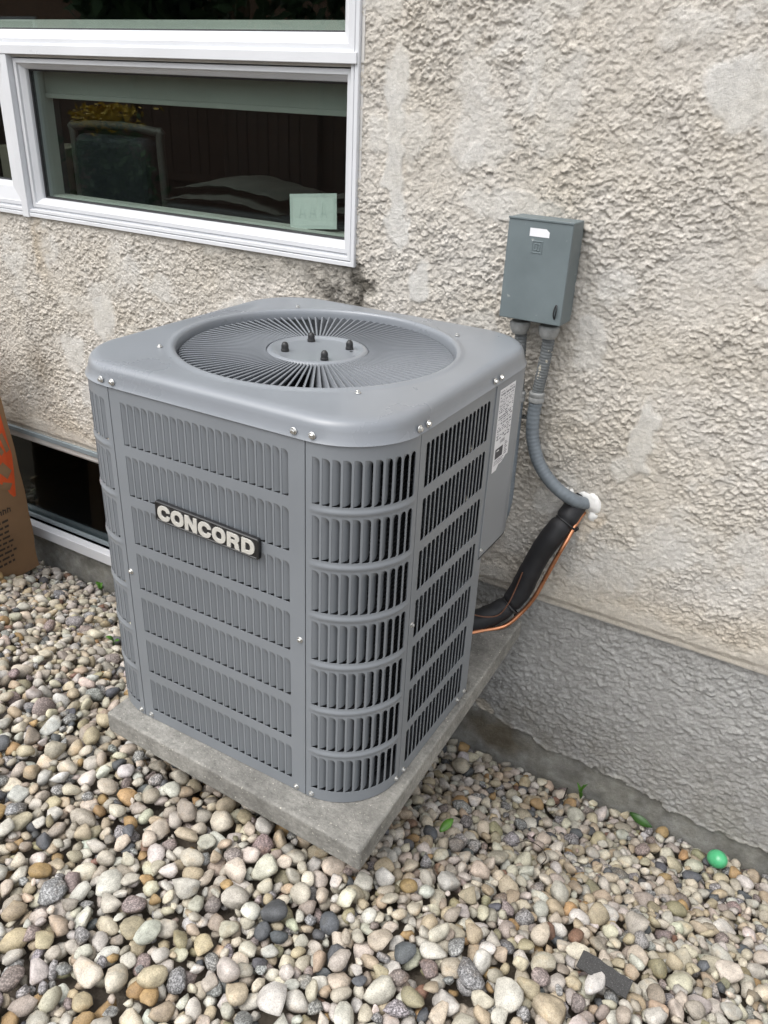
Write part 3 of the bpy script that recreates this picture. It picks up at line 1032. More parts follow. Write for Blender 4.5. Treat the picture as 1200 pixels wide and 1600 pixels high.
# fan grille -----------------------------------------------------------
guard = MB()
prf = [(0.0, 0.7068), (0.070, 0.7066), (0.0745, 0.7072), (0.0785, 0.7098), (0.0835, 0.7112), (0.0885, 0.7095), (0.0925, 0.7050), (0.0945, 0.699), (0.0945, 0.690)]
guard.lathe([(max(r_, 1e-4), z) for r_, z in reversed(prf)], 72)
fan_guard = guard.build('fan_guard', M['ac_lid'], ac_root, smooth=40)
NB = 104
bm_ = MB()
tl = R(61)
dirx, dirz = math.cos(tl), -math.sin(tl)           # blade cross-section direction (tangent, z): falls clockwise
stations = [(0.0925, 0, 0.0), (0.150, 0, 0.0), (0.222, 0, 0.0), (0.236, -0.0005, -0.0005), (0.2425, -0.0028, -0.003), (0.2480, -0.006, -0.008)]
wd, th = 0.0150, 0.0011
sec = []
for r_, dt, dz in stations:
    w_ = wd * (0.85 if r_ < 0.1 else 1)
    bt, bz = -dirx * w_, dirz * w_
    ring = [(r_, t + dt, 0.7090 + z + dz) for t, z in ((0.0008, 0), (-0.0020, 0.0002), (-0.0022, -0.0012), (bt - 0.0006, bz), (bt + 0.0006, bz), (0.0008, -0.0016))]
    sec.append(ring)
bm_.loft(sec)
bme = bpy.data.meshes.new('guard_blade')
bme.from_pydata(bm_.v, [], bm_.f)
bme.update()
for k in range(NB):
    o = link('guard_blade', bme, fan_guard, M['blade'])
    o.rotation_euler = (0, 0, 2 * math.pi * (k + 0.3) / NB)
MB().lathe([(0.240, 0.672), (0.2495, 0.672), (0.2495, 0.700), (0.247, 0.7005)], 96, cap=False).build('shroud', M['fan'], ac_root, smooth=40)
MB().lathe([(0.246, 0.45), (0.246, 0.672)], 64, cap=False).build('fan_barrel', M['dark_metal'], ac_root, smooth=40)
MB().lathe([(0.001, 0.45), (0.246, 0.45)], 48, cap=False).build('fan_floor', M['dark_metal'], ac_root)
fan = MB().lathe([(0.001, 0.615), (0.055, 0.615), (0.06, 0.61), (0.06, 0.59), (0.001, 0.59)], 24).build('fan_hub', M['fan'], ac_root, smooth=40)
for k in range(3):
    fb = MB()
    rg = []
    for i in range(9):
        r_ = 0.05 + 0.185 * i / 8
        wv = 0.05 + 0.05 * i / 8
        rg.append([(r_ * math.cos(a), r_ * math.sin(a), 0.605 + 0.5 * (t - 0.5) * wv * 0.9) for t in (0, .25, .5, .75, 1) for a in [(t - 0.5) * wv * 2 / max(r_, .09) * 0.8 + i * 0.05]])
    fb.loft(rg, closed=False)
    o = fb.build('fan_blade', M['fan'], fan, smooth=40)
    o.rotation_euler = (0, 0, R(250 + 120 * k))
MB().lathe([(0.001, 0.695), (0.05, 0.695), (0.066, 0.688), (0.068, 0.63), (0.001, 0.625)], 32).build('fan_motor', M['dark_metal'], ac_root, smooth=40)
nut = MB().lathe([(0.0058, 0), (0.0058, 0.0035), (0.0052, 0.004), (0.0052, 0.0095), (0.0042, 0.0125), (0.0024, 0.0145), (0.0004, 0.0150)], 16)
nut.v = [(x * 1.25, y * 1.25, z * 1.15) for x, y, z in nut.v]
nme = bpy.data.meshes.new('acorn_nut'); nme.from_pydata(nut.v, [], nut.f); nme.update()
for x, y in ((-.0425, -.041), (-.0425, .041), (.0415, .041), (.0425, -.042)):
    o = link('acorn_nut', nme, ac_root, M['black_plastic'], 40)
    o.location = (x, y, 0.7066)
for x, y in ((-.049, -.031), (.052, .030), (.043, -.058)):
    o = MB().lathe([(0.003, 0), (0.003, 0.0004), (0.0005, 0.0005)], 10).build('vent_hole', M['dark_metal'], ac_root)
    o.location = (x, y, 0.7067)

# screws ---------------------------------------------------------------
sm = MB().lathe([(0.0056, 0), (0.0056, 0.0006), (0.0048, 0.0012), (0.0041, 0.0014)], 18)
hexr = [[(0.0036 * k2 * math.cos(math.pi / 3 * k), 0.0036 * k2 * math.sin(math.pi / 3 * k), z) for k in range(6)] for z, k2 in ((0.0013, 1), (0.0040, 1), (0.0046, 0.8))]
sm.loft(hexr)
sme = bpy.data.meshes.new('screw'); sme.from_pydata(sm.v, [], sm.f); sme.update(); sme.materials.append(M['zinc'])


def screw(p, nrm, k=1.0):
    o = link('screw', sme, ac_root)
    o.location = p
    q_ = Vector(nrm).to_track_quat('Z', 'Y')
    o.rotation_mode = 'QUATERNION'
    from mathutils import Quaternion
    o.rotation_quaternion = q_ @ Quaternion((0, 0, 1), random.random() * 6)
    o.scale = (k, k, k)


def screw_s(s, z, d=0.0, k=1.0):
    x, y, a = path(s, d)
    screw((x, y, z), (math.cos(R(a)), math.sin(R(a)), 0), k)


for s in (0.0125, -0.0125, SA - 0.019, SA + 0.012, SA + SQ + 0.017, SA + SQ - 0.009, 0.846, 0.8725, PER - SQ - 0.013, 1.2, 1.5):
    screw_s(s, 0.6932, -0.0012, 1.0)
for s, z in ((0.0055, 0.3367), (0.0172, 0.0105), (-0.0095, 0.0105), (SA - 0.020, 0.0100), (SA + 0.012, 0.0095), (SA - 0.0105, 0.3352), (SA + SQ + 0.0105, 0.338), (SA + SQ + 0.017, 0.0105), (SA + SQ - 0.010, 0.0105), (0.828, 0.0115), (0.861, 0.0115)):
    screw_s(s, z, 0.0, 0.95)
screw_s(0.8625, 0.3525, -0.0018, 0.8)
for a in (-136.5, 133, 50, -43):
    r_ = 0.2745
    screw((r_ * math.cos(R(a)), r_ * math.sin(R(a)), 0.7195), (math.cos(R(a)) * .05, math.sin(R(a)) * .05, 1), 0.85)

# badge ----------------------------------------------------------------
badge = MB()
BW, BH = 0.2165, 0.0375
def rrect(w, h, r_, n=4):
    pts = []
    for cx, cy, a0 in ((w / 2 - r_, -h / 2 + r_, -90), (w / 2 - r_, h / 2 - r_, 0), (-w / 2 + r_, h / 2 - r_, 90), (-w / 2 + r_, -h / 2 + r_, 180)):
        for k in range(n + 1):
            a = R(a0 + 90 * k / n)
            pts.append((cx + r_ * math.cos(a), cy + r_ * math.sin(a)))
    return pts
badge.loft([[(x, 0.0, z) for x, z in rrect(BW, BH, 0.004)], [(x, -0.0062, z) for x, z in rrect(BW, BH, 0.004)], [(x, -0.0075, z) for x, z in rrect(BW - 0.003, BH - 0.003, 0.0035)],
            [(x, -0.0075, z) for x, z in rrect(BW - 0.005, BH - 0.005, 0.003)], [(x, -0.0063, z) for x, z in rrect(BW - 0.0075, BH - 0.0075, 0.0022)]])
bo = badge.build('badge', M['badge_black'], ac_root, smooth=25)
bo.location = (0.3190 - HC, -0.0015 - HC, 0.4848)
bo.rotation_euler = (0, R(2.0), 0)


def sup(cx, cy, rx, ry, p, a0, a1, n):
    out = []
    for k in range(n + 1):
        a = a0 + (a1 - a0) * k / n
        c, s = math.cos(a), math.sin(a)
        out.append((cx + rx * math.copysign(abs(c) ** (2 / p), c), cy + ry * math.copysign(abs(s) ** (2 / p), s)))
    return out


def glyph(ch):
    """heavy grotesque capitals in a unit box: list of closed outlines"""
    if ch == 'O':
        return [sup(.5, .5, .52, .52, 2.3, 0, 2 * math.pi, 40)[:-1], sup(.5, .5, .235, .275, 2.3, 0, 2 * math.pi, 32)[:-1]]
    if ch == 'C':
        o = sup(.5, .5, .52, .52, 2.3, R(22), R(338), 40)
        i = sup(.52, .5, .25, .275, 2.2, R(322), R(38), 30)
        return [[(0.985, 0.655)] + o[1:-1] + [(0.985, 0.345)] + [(0.73, 0.375)] + i[1:-1] + [(0.73, 0.625)]]
    if ch == 'N':
        return [[(0.02, 0), (0.29, 0), (0.29, 0.58), (0.69, 0), (0.98, 0), (0.98, 1), (0.71, 1), (0.71, 0.43), (0.31, 1), (0.02, 1)]]
    if ch == 'D':
        o = [(0.03, 0), (0.5, 0)] + sup(.5, .5, .49, .5, 2.2, R(-90), R(90), 22)[1:-1] + [(0.5, 1), (0.03, 1)]
        i = [(0.31, .225), (0.47, .225)] + sup(.47, .5, .225, .275, 2.2, R(-90), R(90), 16)[1:-1] + [(0.47, .775), (0.31, .775)]
        return [o, i]
    o = [(0.03, 0), (0.31, 0), (0.31, 0.36), (0.44, 0.36), (0.56, 0.33), (0.62, 0.26), (0.64, 0.1), (0.68, 0), (0.985, 0), (0.93, 0.1), (0.91, 0.28), (0.87, 0.40), (0.76, 0.475)] + \
        sup(.62, .72, .33, .28, 2.2, R(-50), R(90), 14) + [(0.03, 1)]
    i = [(0.31, 0.57), (0.52, 0.57)] + sup(.53, .675, .13, .105, 2.2, R(-90), R(90), 12)[1:-1] + [(0.52, 0.78), (0.31, 0.78)]
    return [o, i]


def letter(ch, w, h, dep, mat, parent, name='letter'):
    cu = bpy.data.curves.new(name, 'CURVE')
    cu.dimensions = '2D'
    cu.fill_mode = 'BOTH'
    cu.extrude = dep / 2
    cu.bevel_depth = 0.0003
    cu.bevel_resolution = 1
    for poly in glyph(ch):
        sp = cu.splines.new('POLY')
        sp.points.add(len(poly) - 1)
        for k, (x, y) in enumerate(poly):
            sp.points[k].co = ((x - 0.5) * w, (y - 0.5) * h, 0, 1)
        sp.use_cyclic_u = True
    tmp = bpy.data.objects.new('tmp', cu)
    col.objects.link(tmp)
    dg = bpy.context.evaluated_depsgraph_get()
    me = bpy.data.meshes.new_from_object(tmp.evaluated_get(dg))
    bpy.data.objects.remove(tmp)
    me.name = name
    me.materials.clear()
    return link(name, me, parent, mat, 30)


for k, ch in enumerate('CONCORD'):
    o = letter(ch, 0.0262, 0.0262, 0.0016, M['letter'], bo)
    o.location = ((k - 3) * 0.02925, -0.0072, 0)
    o.rotation_euler = (R(90), 0, 0)

# rating label on the access cover -------------------------------------
lab = empty('rating_label', (0, 0, 0), 0, None)
bpy.data.objects.remove(lab)
S_L0, S_L1, LZ0, LZ1 = 0.8735, 0.9455, 0.518, 0.6695


def on_cover(s, z, d): return P3(s, z, -0.0018 - d)


lm = MB()
sl_ = np.linspace(S_L0, S_L1, 8)
zt_ = np.array([LZ1] * 8); zb_ = np.array([LZ0 - 0.009, LZ0 - 0.009, LZ0 - 0.009, LZ0, LZ0, LZ0 + 0.003, LZ0 + 0.009, LZ0 + 0.009])
lm.loft([[on_cover(s, z, 0.0004) for s in sl_] for z in (LZ1,)] + [[on_cover(s, z, 0.0004) for s, z in zip(sl_, zb_)]], closed=False)
label = lm.build('rating_label', M['sticker'], ac_root)
pr = MB()
def ink(s0, s1, z0, z1, mb, d=0.0007):
    mb.add([on_cover(s0, z0, d), on_cover(s1, z0, d), on_cover(s1, z1, d), on_cover(s0, z1, d)], [(0, 1, 2, 3)])
z = LZ1 - 0.006
rl = random.Random(4)
while z > LZ0 + 0.052:
    s = S_L0 + 0.004 + rl.random() * 0.004
    tall = rl.choice((0.0014, 0.0018, 0.0024))
    if rl.random() < 0.25:
        ink(S_L0 + 0.002, S_L1 - 0.002, z, z + 0.0005, pr)
        z -= 0.003
        continue
    while s < S_L1 - 0.006:
        w_ = rl.uniform(0.003, 0.012)
        if rl.random() < 0.82: ink(s, min(s + w_, S_L1 - 0.003), z, z + tall, pr)
        s += w_ + rl.uniform(0.0012, 0.005)
    z -= tall + rl.uniform(0.0016, 0.0028)
for k in range(9):
    s = S_L0 + 0.026 + k * 0.0024
    ink(s, s + rl.uniform(.0006, .0014), LZ0 + 0.043, LZ0 + 0.050, pr)
for z in (LZ0 + 0.004, LZ0 + 0.0075, LZ0 + 0.011):
    s = S_L0 + 0.006
    while s < S_L0 + 0.045:
        w_ = rl.uniform(.003, .009); ink(s, s + w_, z, z + 0.0015, pr); s += w_ + .0015
for z in np.arange(LZ0 + 0.014, LZ0 + 0.038, 0.004):
    ink(S_L0 + 0.050, S_L0 + 0.050 + rl.uniform(.008, .015), z, z + 0.0018, pr)
pr.build('print', M['ink'], label)
pd = MB(); ink(S_L0 + 0.007, S_L0 + 0.042, LZ0 + 0.016, LZ0 + 0.036, pd, 0.0008)
pd.build('picture_block', M['ink_dark'], label)
pd = MB(); ink(S_L0 + 0.012, S_L0 + 0.024, LZ0 + 0.030, LZ0 + 0.0325, pd, 0.0011)
pd.build('picture_line', M['sticker'], label)

# ------------------------------------------------------------------ disconnect box, conduits, pipes
ebox = tag(empty('electrical_box', (0.5585, 0.0, 0.723)), 'grey green metal electrical box with a small white sticker on the stucco wall', 'electrical box')
MB().box(-0.060, 0.0600, -0.078, 0.010, 0.004, 0.192).build('box_body', M['box_paint'], ebox, bevel=0.002)
cvr = MB().box(-0.0665, 0.0665, -0.0925, -0.030, -0.001, 0.1965)
box_cover = cvr.build('box_cover', M['box_paint'], ebox, bevel=0.0022, seg=3)
for k, (ins) in enumerate((0.0, 0.0048)):
    rect_profile(-0.0135 + ins, 0.0095 - ins, 0.133 + ins, 0.157 - ins, [(0, -0.0925), (0.0008, -0.0936), (0.0018, -0.0936), (0.0026, -0.0925)]).build('embossed_emblem', M['box_paint'], box_cover)
MB().box(-0.0030, -0.0010, -0.0936, -0.0924, 0.138, 0.152).build('embossed_bar', M['box_paint'], box_cover)
MB().add([(-0.020, -0.0929, 0.1645), (0.0205, -0.0929, 0.1645), (0.0205, -0.0929, 0.1745), (0.0135, -0.0929, 0.180), (-0.020, -0.0929, 0.180)], [(0, 1, 2, 3, 4)]).build('sticker', M['sticker'], box_cover)
hp = MB()
hp.tube(spline([(0.0525, -0.0932, 0.012), (0.0555, -0.0965, 0.024), (0.0555, -0.0965, 0.034), (0.053, -0.0932, 0.040), (0.0505, -0.0955, 0.030), (0.0505, -0.0955, 0.020), (0.0525, -0.0932, 0.012)], 5), 0.0013, 8)
hp.build('hasp', M['black_plastic'], box_cover, smooth=60)
MB().box(-0.0670, 0.0670, -0.0945, -0.0926, 0.1935, 0.1975).build('top_rim', M['box_paint'], box_cover, bevel=0.0008)


def fitting(p, parent, top):
    m_ = MB().lathe([(0.019, top + 0.0), (0.0215, top - 0.003), (0.0215, top - 0.012), (0.020, top - 0.015), (0.0195, top - 0.019), (0.0165, top - 0.023), (0.0150, top - 0.026)], 20)
    o = m_.build('fitting', M['fitting'], parent, smooth=35)
    o.location = p
    return o


def ribbed(pts, r0, amp, per):
    L, out, rad = 0, [pts[0]], [r0]
    dense = []
    for i in range(len(pts) - 1):
        a, b = Vector(pts[i]), Vector(pts[i + 1])
        n = max(1, int((b - a).length / (per / 4)))
        dense += [a.lerp(b, k / n) for k in range(n)]
    dense.append(Vector(pts[-1]))
    for i, p in enumerate(dense):
        rad_i = r0 + amp * math.cos(i * math.pi / 2)
        if i == 0: out, rad = [p], [rad_i]
        else: out.append(p); rad.append(rad_i)
    return out, rad


CR = 0.0135
# right-hand conduit: painted upper length, coupling, then a flexible length that bends into the wall
cnd = tag(empty('flexible_conduit', (0.590, -0.046, 0.722)), 'grey flexible conduit bending from the box into the foamed wall hole', 'conduit', 'conduits below the electrical box')
O = Vector(cnd.location)
fitting((0.001, -0.010, -0.010), cnd, 0.0)
up = [Vector(p) - O for p in spline([(0.590, -0.046, 0.70), (0.5895, -0.046, 0.665), (0.5855, -0.045, 0.61), (0.580, -0.044, 0.556)], 6)]
p_, r_ = ribbed(up, 0.0128, 0.0006, 0.006)
MB().tube(p_, r_, 14).build('painted_length', M['conduit_old'], cnd, smooth=50)
cp = MB().lathe([(0.0150, -0.012), (0.0172, -0.010), (0.0172, -0.002), (0.0158, 0.0), (0.0172, 0.003), (0.0172, 0.009), (0.0150, 0.012)], 20)
o = cp.build('coupling', M['fitting'], cnd, smooth=35)
o.location = Vector((0.580, -0.044, 0.552)) - O
lo = [Vector(p) - O for p in spline([(0.580, -0.044, 0.545), (0.579, -0.046, 0.505), (0.586, -0.051, 0.46), (0.606, -0.055, 0.412), (0.637, -0.055, 0.374), (0.672, -0.048, 0.346), (0.703, -0.028, 0.326), (0.719, 0.0, 0.317), (0.726, 0.03, 0.313)], 8)]
p_, r_ = ribbed(lo, 0.0145, 0.00035, 0.008)
MB().tube(p_, r_, 18).build('flexible_length', M['conduit'], cnd, smooth=60)
cl_ = MB().box(-0.016, 0.016, -0.004, 0.004, -0.005, 0.005)
o = cl_.build('clip', M['zinc'], cnd, bevel=0.001); o.location = Vector((0.562, -0.028, 0.496)) - O
# left-hand conduit drops behind the air conditioner
cnd2 = tag(empty('flexible_conduit', (0.527, -0.046, 0.722)), 'grey flexible conduit dropping from the box behind the air conditioner', 'conduit', 'conduits below the electrical box')
O = Vector(cnd2.location)
fitting((0.0, -0.010, -0.010), cnd2, 0.0)
p_, r_ = ribbed([Vector(p) - O for p in spline([(0.527, -0.046, 0.70), (0.530, -0.047, 0.65), (0.536, -0.049, 0.59), (0.539, -0.051, 0.55)], 6)], 0.0128, 0.0006, 0.006)
MB().tube(p_, r_, 14).build('painted_length', M['conduit_old'], cnd2, smooth=50)
o = cp.build('coupling', M['fitting'], cnd2, smooth=35); o.location = Vector((0.539, -0.051, 0.548)) - O
p_, r_ = ribbed([Vector(p) - O for p in spline([(0.539, -0.051, 0.542), (0.541, -0.056, 0.50), (0.546, -0.066, 0.44), (0.552, -0.079, 0.375), (0.556, -0.092, 0.30), (0.545, -0.11, 0.25), (0.52, -0.15, 0.225), (0.49, -0.22, 0.22)], 8)], 0.0145, 0.00035, 0.008)
MB().tube(p_, r_, 18).build('flexible_length', M['conduit'], cnd2, smooth=60)

# refrigerant line
rf = tag(empty('refrigerant_line', (0.703, -0.02, 0.300)), 'black foam insulated pipe with bare copper tube running from wall to air conditioner', 'pipe')
O = Vector(rf.location)
ctl = [(0.700, 0.03, 0.322), (0.696, -0.006, 0.312), (0.687, -0.036, 0.285), (0.668, -0.058, 0.245), (0.647, -0.066, 0.195), (0.630, -0.073, 0.140), (0.617, -0.081, 0.090), (0.598, -0.096, 0.050), (0.565, -0.128, 0.022), (0.525, -0.175, 0.012), (0.48, -0.23, 0.02)]
pts = [Vector(p) - O for p in spline(ctl, 8)]
rad = []
for i in range(len(pts)):
    t = i / (len(pts) - 1)
    rr_ = 0.0262 + 0.0007 * math.sin(i * 0.31) + 0.0003 * math.sin(i * 1.3) - 0.004 * max(0, 0.2 - t) / 0.2
    for c_, w_ in ((0.225, 0.012), (0.70, 0.014)):
        rr_ *= 1 - 0.22 * math.exp(-((t - c_) / w_) ** 2)
    rad.append(rr_)
MB().tube(pts, rad, 22).build('insulation_sleeve', M['foam_black'], rf, smooth=60)
cop = spline([(0.722, 0.02, 0.300), (0.712, -0.022, 0.287), (0.702, -0.060, 0.245), (0.690, -0.074, 0.205), (0.674, -0.082, 0.150), (0.657, -0.092, 0.092), (0.634, -0.105, 0.045), (0.605, -0.128, 0.008), (0.565, -0.165, -0.0), (0.525, -0.215, 0.002), (0.49, -0.26, 0.012)], 8)
MB().tube([p - O for p in cop], 0.0052, 12).build('copper_tube', M['copper'], rf, smooth=60)
MB().tube([p - O for p in cop[64:71]], 0.0068, 12).build('copper_sleeve', M['copper'], rf, smooth=60)
for i in (18, 56):
    c_ = pts[i]; t_ = (pts[i + 1] - pts[i - 1]).normalized()
    u = t_.cross(Vector((0, 0, 1))).normalized(); w_ = t_.cross(u)
    cq = min(cop, key=lambda p: (p - O - c_).length) - O - c_
    ring = []
    for k in range(25):
        a = 2 * math.pi * k / 24
        dv = u * math.cos(a) + w_ * math.sin(a)
        ring.append(c_ + dv * (rad[i] + 0.0015 + 0.010 * max(0, dv.dot(cq.normalized())) ** 3))
    MB().tube(ring, 0.0022, 6).build('zip_tie', M['black_plastic'], rf, smooth=60)
    e_ = c_ + cq.normalized() * (rad[i] + 0.012)
    MB().box(-0.004, 0.004, -0.0035, 0.0035, -0.006, 0.006, Matrix.Translation(e_) @ Matrix.Rotation(R(40), 4, 'Y')).build('zip_tie_head', M['black_plastic'], rf, bevel=0.001)
wr = spline([(0.622, -0.102, 0.150), (0.612, -0.112, 0.098), (0.604, -0.126, 0.065), (0.590, -0.140, 0.040), (0.565, -0.162, 0.038), (0.535, -0.195, 0.055), (0.50, -0.235, 0.075)], 8)
MB().tube([p - O for p in wr], 0.0016, 6).build('control_wire', M['wire'], rf, smooth=60)

# foam sealant
fm = MB()
ico = None
import bmesh


def ico_arrays(sub):
    bm2 = bmesh.new()
    bmesh.ops.create_icosphere(bm2, subdivisions=sub, radius=1)
    v = np.array([p.co[:] for p in bm2.verts]); f = np.array([[q_.index for q_ in p.verts] for p in bm2.faces])
    bm2.free()
    return v, f


IV, IF = ico_arrays(3)
def lump(c, r3, seed, mb):
    r_ = np.random.default_rng(seed)
    k = r_.normal(size=(5, 3)) * 2.5; ph = r_.random(5) * 6
    d = 1 + sum(0.09 * np.sin(IV @ k[i] + ph[i]) for i in range(5))
    mb.add((IV * d[:, None] * np.array(r3) + np.array(c)).tolist(), IF.tolist())
lump((0.734, -0.002, 0.320), (0.016, 0.012, 0.024), 1, fm)
lump((0.718, -0.002, 0.338), (0.025, 0.010, 0.011), 2, fm)
lump((0.672, -0.002, 0.330), (0.016, 0.010, 0.020), 3, fm)
lump((0.745, -0.001, 0.312), (0.009, 0.007, 0.012), 5, fm)
lump((0.737, -0.002, 0.290), (0.013, 0.012, 0.016), 4, fm)
tag(fm.build('foam_sealant', M['foam_white'], smooth=80), 'white expanding foam sealing the pipe hole in the stucco wall', 'foam sealant')

# ------------------------------------------------------------------ pebbles: dropped one by one onto a height map
GX0, GX1, GY0, GY1, ST = -1.75, 1.85, -1.62, 0.012, 0.003
NXg, NYg = int((GX1 - GX0) / ST), int((GY1 - GY0) / ST)
yy = GY0 + (np.arange(NYg) + .5) * ST
base = prof(yy) - 0.055
HM = np.tile(base, (NXg, 1)) + 0.008 * (fbm(*np.meshgrid(np.arange(NXg) * ST, np.arange(NYg) * ST, indexing='ij'), 0.2, 501, 3) - 0.5)
IDM = np.full((NXg, NYg), -1, np.int32)
BLK = np.tile((yy > -0.004), (NXg, 1))                      # wall
HM[BLK] = 5
ixb = lambda x: int((x - GX0) / ST)
# the bag stands here; pebbles stay below it
bx_ = np.zeros_like(BLK); bx_[:max(0, ixb(-1.19)), :] = True
bx_[:, yy < -0.56] = False
yproj = np.tile(yy, (NXg, 1))
for (bxx, byy, rz_) in ((0.47, -0.66, .1), (0.16, -0.66, -.05), (0.32, -0.20, .05)):
    XX = GX0 + (np.arange(NXg) + .5)[:, None] * ST
    HM[(abs(XX - bxx) < 0.1) & (abs(yproj - byy) < 0.08)] = -0.05

PAL = [((0.53, 0.48, 0.385), .22), ((0.50, 0.465, 0.405), .21), ((0.44, 0.37, 0.265), .15), ((0.36, 0.315, 0.26), .11), ((0.57, 0.545, 0.495), .11), ((0.22, 0.215, 0.21), .07), ((0.10, 0.105, 0.112), .035),
       ((0.23, 0.19, 0.178), .04), ((0.38, 0.255, 0.125), .022), ((0.29, 0.265, 0.17), .02), ((0.22, 0.13, 0.095), .01)]
PW = np.array([w for _, w in PAL]); PW = PW / PW.sum()
SPK = [.0, .0, .05, .1, 0, .85, .15, .55, .0, .1, .2]

PV, PF = ico_arrays(2)
PV1, PF1 = ico_arrays(1)


def pebble_shapes(V, n, seed):
    out = []
    r_ = np.random.default_rng(seed)
    for k in range(n):
        kk = r_.normal(size=(4, 3)) * 1.9; ph = r_.random(4) * 6
        ang = (k % 4) / 3.0
        cuts = []
        for c in range(5 + 2 * (k % 4)):
            nn = r_.normal(size=3); nn /= np.linalg.norm(nn)
            cuts.append((nn, r_.uniform(0.48, 0.80)))
        v = V.copy()
        v *= (1 + sum(0.085 * np.sin(V @ kk[i] + ph[i]) for i in range(4)))[:, None]
        for nn, c in cuts:
            d = v @ nn
            v -= np.outer(np.maximum(0, d - c) * (0.62 + 0.38 * ang), nn)
        v -= (v.max(0) + v.min(0)) / 2
        v *= 1.06 / np.abs(v).max(0)
        out.append(v)
    return out


NSH = 32
SH2 = pebble_shapes(PV, NSH, 77)
SH1 = pebble_shapes(PV1, NSH, 77)


def rotm(a, b, c):
    return np.array(Euler((a, b, c)).to_matrix())


stones = []
prs = np.random.default_rng(99)


def footprint(A):
    """upper and lower surface of the ellipsoid x^T A x = 1 over the grid"""
    Ai = np.linalg.inv(A)
    ex, ey = math.sqrt(Ai[0, 0]), math.sqrt(Ai[1, 1])
    nx, ny = int(ex / ST) + 1, int(ey / ST) + 1
    dx, dy = np.meshgrid(np.arange(-nx, nx + 1) * ST, np.arange(-ny, ny + 1) * ST, indexing='ij')
    b = (A[0, 2] * dx + A[1, 2] * dy) / A[2, 2]
    c = (A[0, 0] * dx * dx + 2 * A[0, 1] * dx * dy + A[1, 1] * dy * dy - 1) / A[2, 2]
    disc = b * b - c
    m = disc > 0
    s = np.sqrt(np.where(m, disc, 0))
    return nx, ny, m, np.where(m, -b - s, 9), np.where(m, -b + s, -9)


def drop(size, tries, tilt=0.45, fixed=None, sink=0.38):
    a = size; b = size * prs.uniform(.62, .95); c = size * prs.uniform(.42, .74)
    Rm = rotm(prs.normal() * tilt * .6, prs.normal() * tilt * .6, prs.random() * 6.283)
    A = Rm @ np.diag([1 / a ** 2, 1 / b ** 2, 1 / c ** 2]) @ Rm.T
    nx, ny, m, lo, hi = footprint(A)
    best = None
    for k in range(tries):
        if fixed:
            cx, cy = ixb(fixed[0]), int((fixed[1] - GY0) / ST)
            if cx < nx or cy < ny: continue
        else: cx, cy = prs.integers(nx, NXg - nx), prs.integers(ny, NYg - ny)
        P = HM[cx - nx:cx + nx + 1, cy - ny:cy + ny + 1]
        if P.shape != m.shape: continue
        if P[m].max() > 1: continue
        z = (P - lo)[m].max()
        rel = z + hi.max() - base[cy]
        if best is None or rel < best[0]: best = (rel, cx, cy, z)
    if best is None: return
    rel, cx, cy, z = best
    if rel > 0.115: return
    if fixed:
        Q = HM[max(0, cx - 14):cx + 15, max(0, cy - 14):cy + 15]
        if z - sink * c + hi.max() > Q[Q < 1].mean() + 0.010:
            IDM[cx - 2:cx + 3, cy - 2:cy + 3] = np.where(IDM[cx - 2:cx + 3, cy - 2:cy + 3] < 0, len(stones) - 1, IDM[cx - 2:cx + 3, cy - 2:cy + 3])
            return
    z -= sink * c
    P = HM[cx - nx:cx + nx + 1, cy - ny:cy + ny + 1]
    top = z + hi
    up_ = m & (top > P)
    P[up_] = top[up_]
    core = up_ & (hi - lo > 0.62 * (hi - lo)[m].max())
    IDM[cx - nx:cx + nx + 1, cy - ny:cy + ny + 1][core] = len(stones)
    k = prs.choice(len(PAL), p=PW)
    colr = np.array(PAL[k][0]) * prs.uniform(.82, 1.14) * (1 + prs.normal(size=3) * 0.025)
    stones.append(dict(p=(GX0 + (cx + .5) * ST, GY0 + (cy + .5) * ST, z), R=Rm, s=(a, b, c), c=np.clip(colr, .01, .8), k=SPK[k] * prs.uniform(.6, 1.1), sh=prs.integers(NSH), seed=prs.random()))


NP = 14500
for i in range(NP):
    t = i / NP
    size = float(np.clip(np.exp(prs.normal(math.log(0.0130 if t > 0.3 else 0.0118), 0.29)), 0.0070, 0.0255))
    drop(size, 10 if t < 0.9 else 16)

# camera test: how large does each pebble show
from bpy_extras.object_utils import world_to_camera_view
bpy.context.view_layer.update()
# pebbles dropped into the remaining bare spots
for rnd in range(14):
    bare = np.argwhere((IDM < 0) & (HM < 1) & (HM < -0.052))
    if len(bare) < 4000: break
    for k in prs.choice(len(bare), min(700, len(bare)), replace=False):
        cx_, cy_ = bare[k]
        if IDM[cx_, cy_] >= 0: continue
        drop(float(np.exp(prs.normal(math.log(0.0100 if rnd > 7 else 0.0125), 0.28))), 1, fixed=(GX0 + (cx_ + .5) * ST, GY0 + (cy_ + .5) * ST))
cnt = np.bincount(IDM[IDM >= 0], minlength=len(stones))
cmw = np.array(cam.matrix_world.inverted())
fpx = 1274.76
show = np.zeros(len(stones)); inview = np.zeros(len(stones), bool)
for i, s in enumerate(stones):
    q_ = cmw @ np.array([*s['p'], 1])
    if q_[2] > -0.1: continue
    u, v = 600 + fpx * q_[0] / -q_[2], 800 - fpx * q_[1] / -q_[2]
    if -15 < u < 1215 and -15 < v < 1615:
        inview[i] = True
        # hidden behind the unit, slab or bag
        if 210 < u < 560 and v < 1118 + (u - 166) * 0.56: continue
        if 560 <= u < 740 and v < 1357 - (u - 563) * 1.05: continue
        show[i] = cnt[i] / q_[2] ** 2
order = np.argsort(-show)
single = set(int(i) for i in order[:298] if show[i] > 0)
pm = []
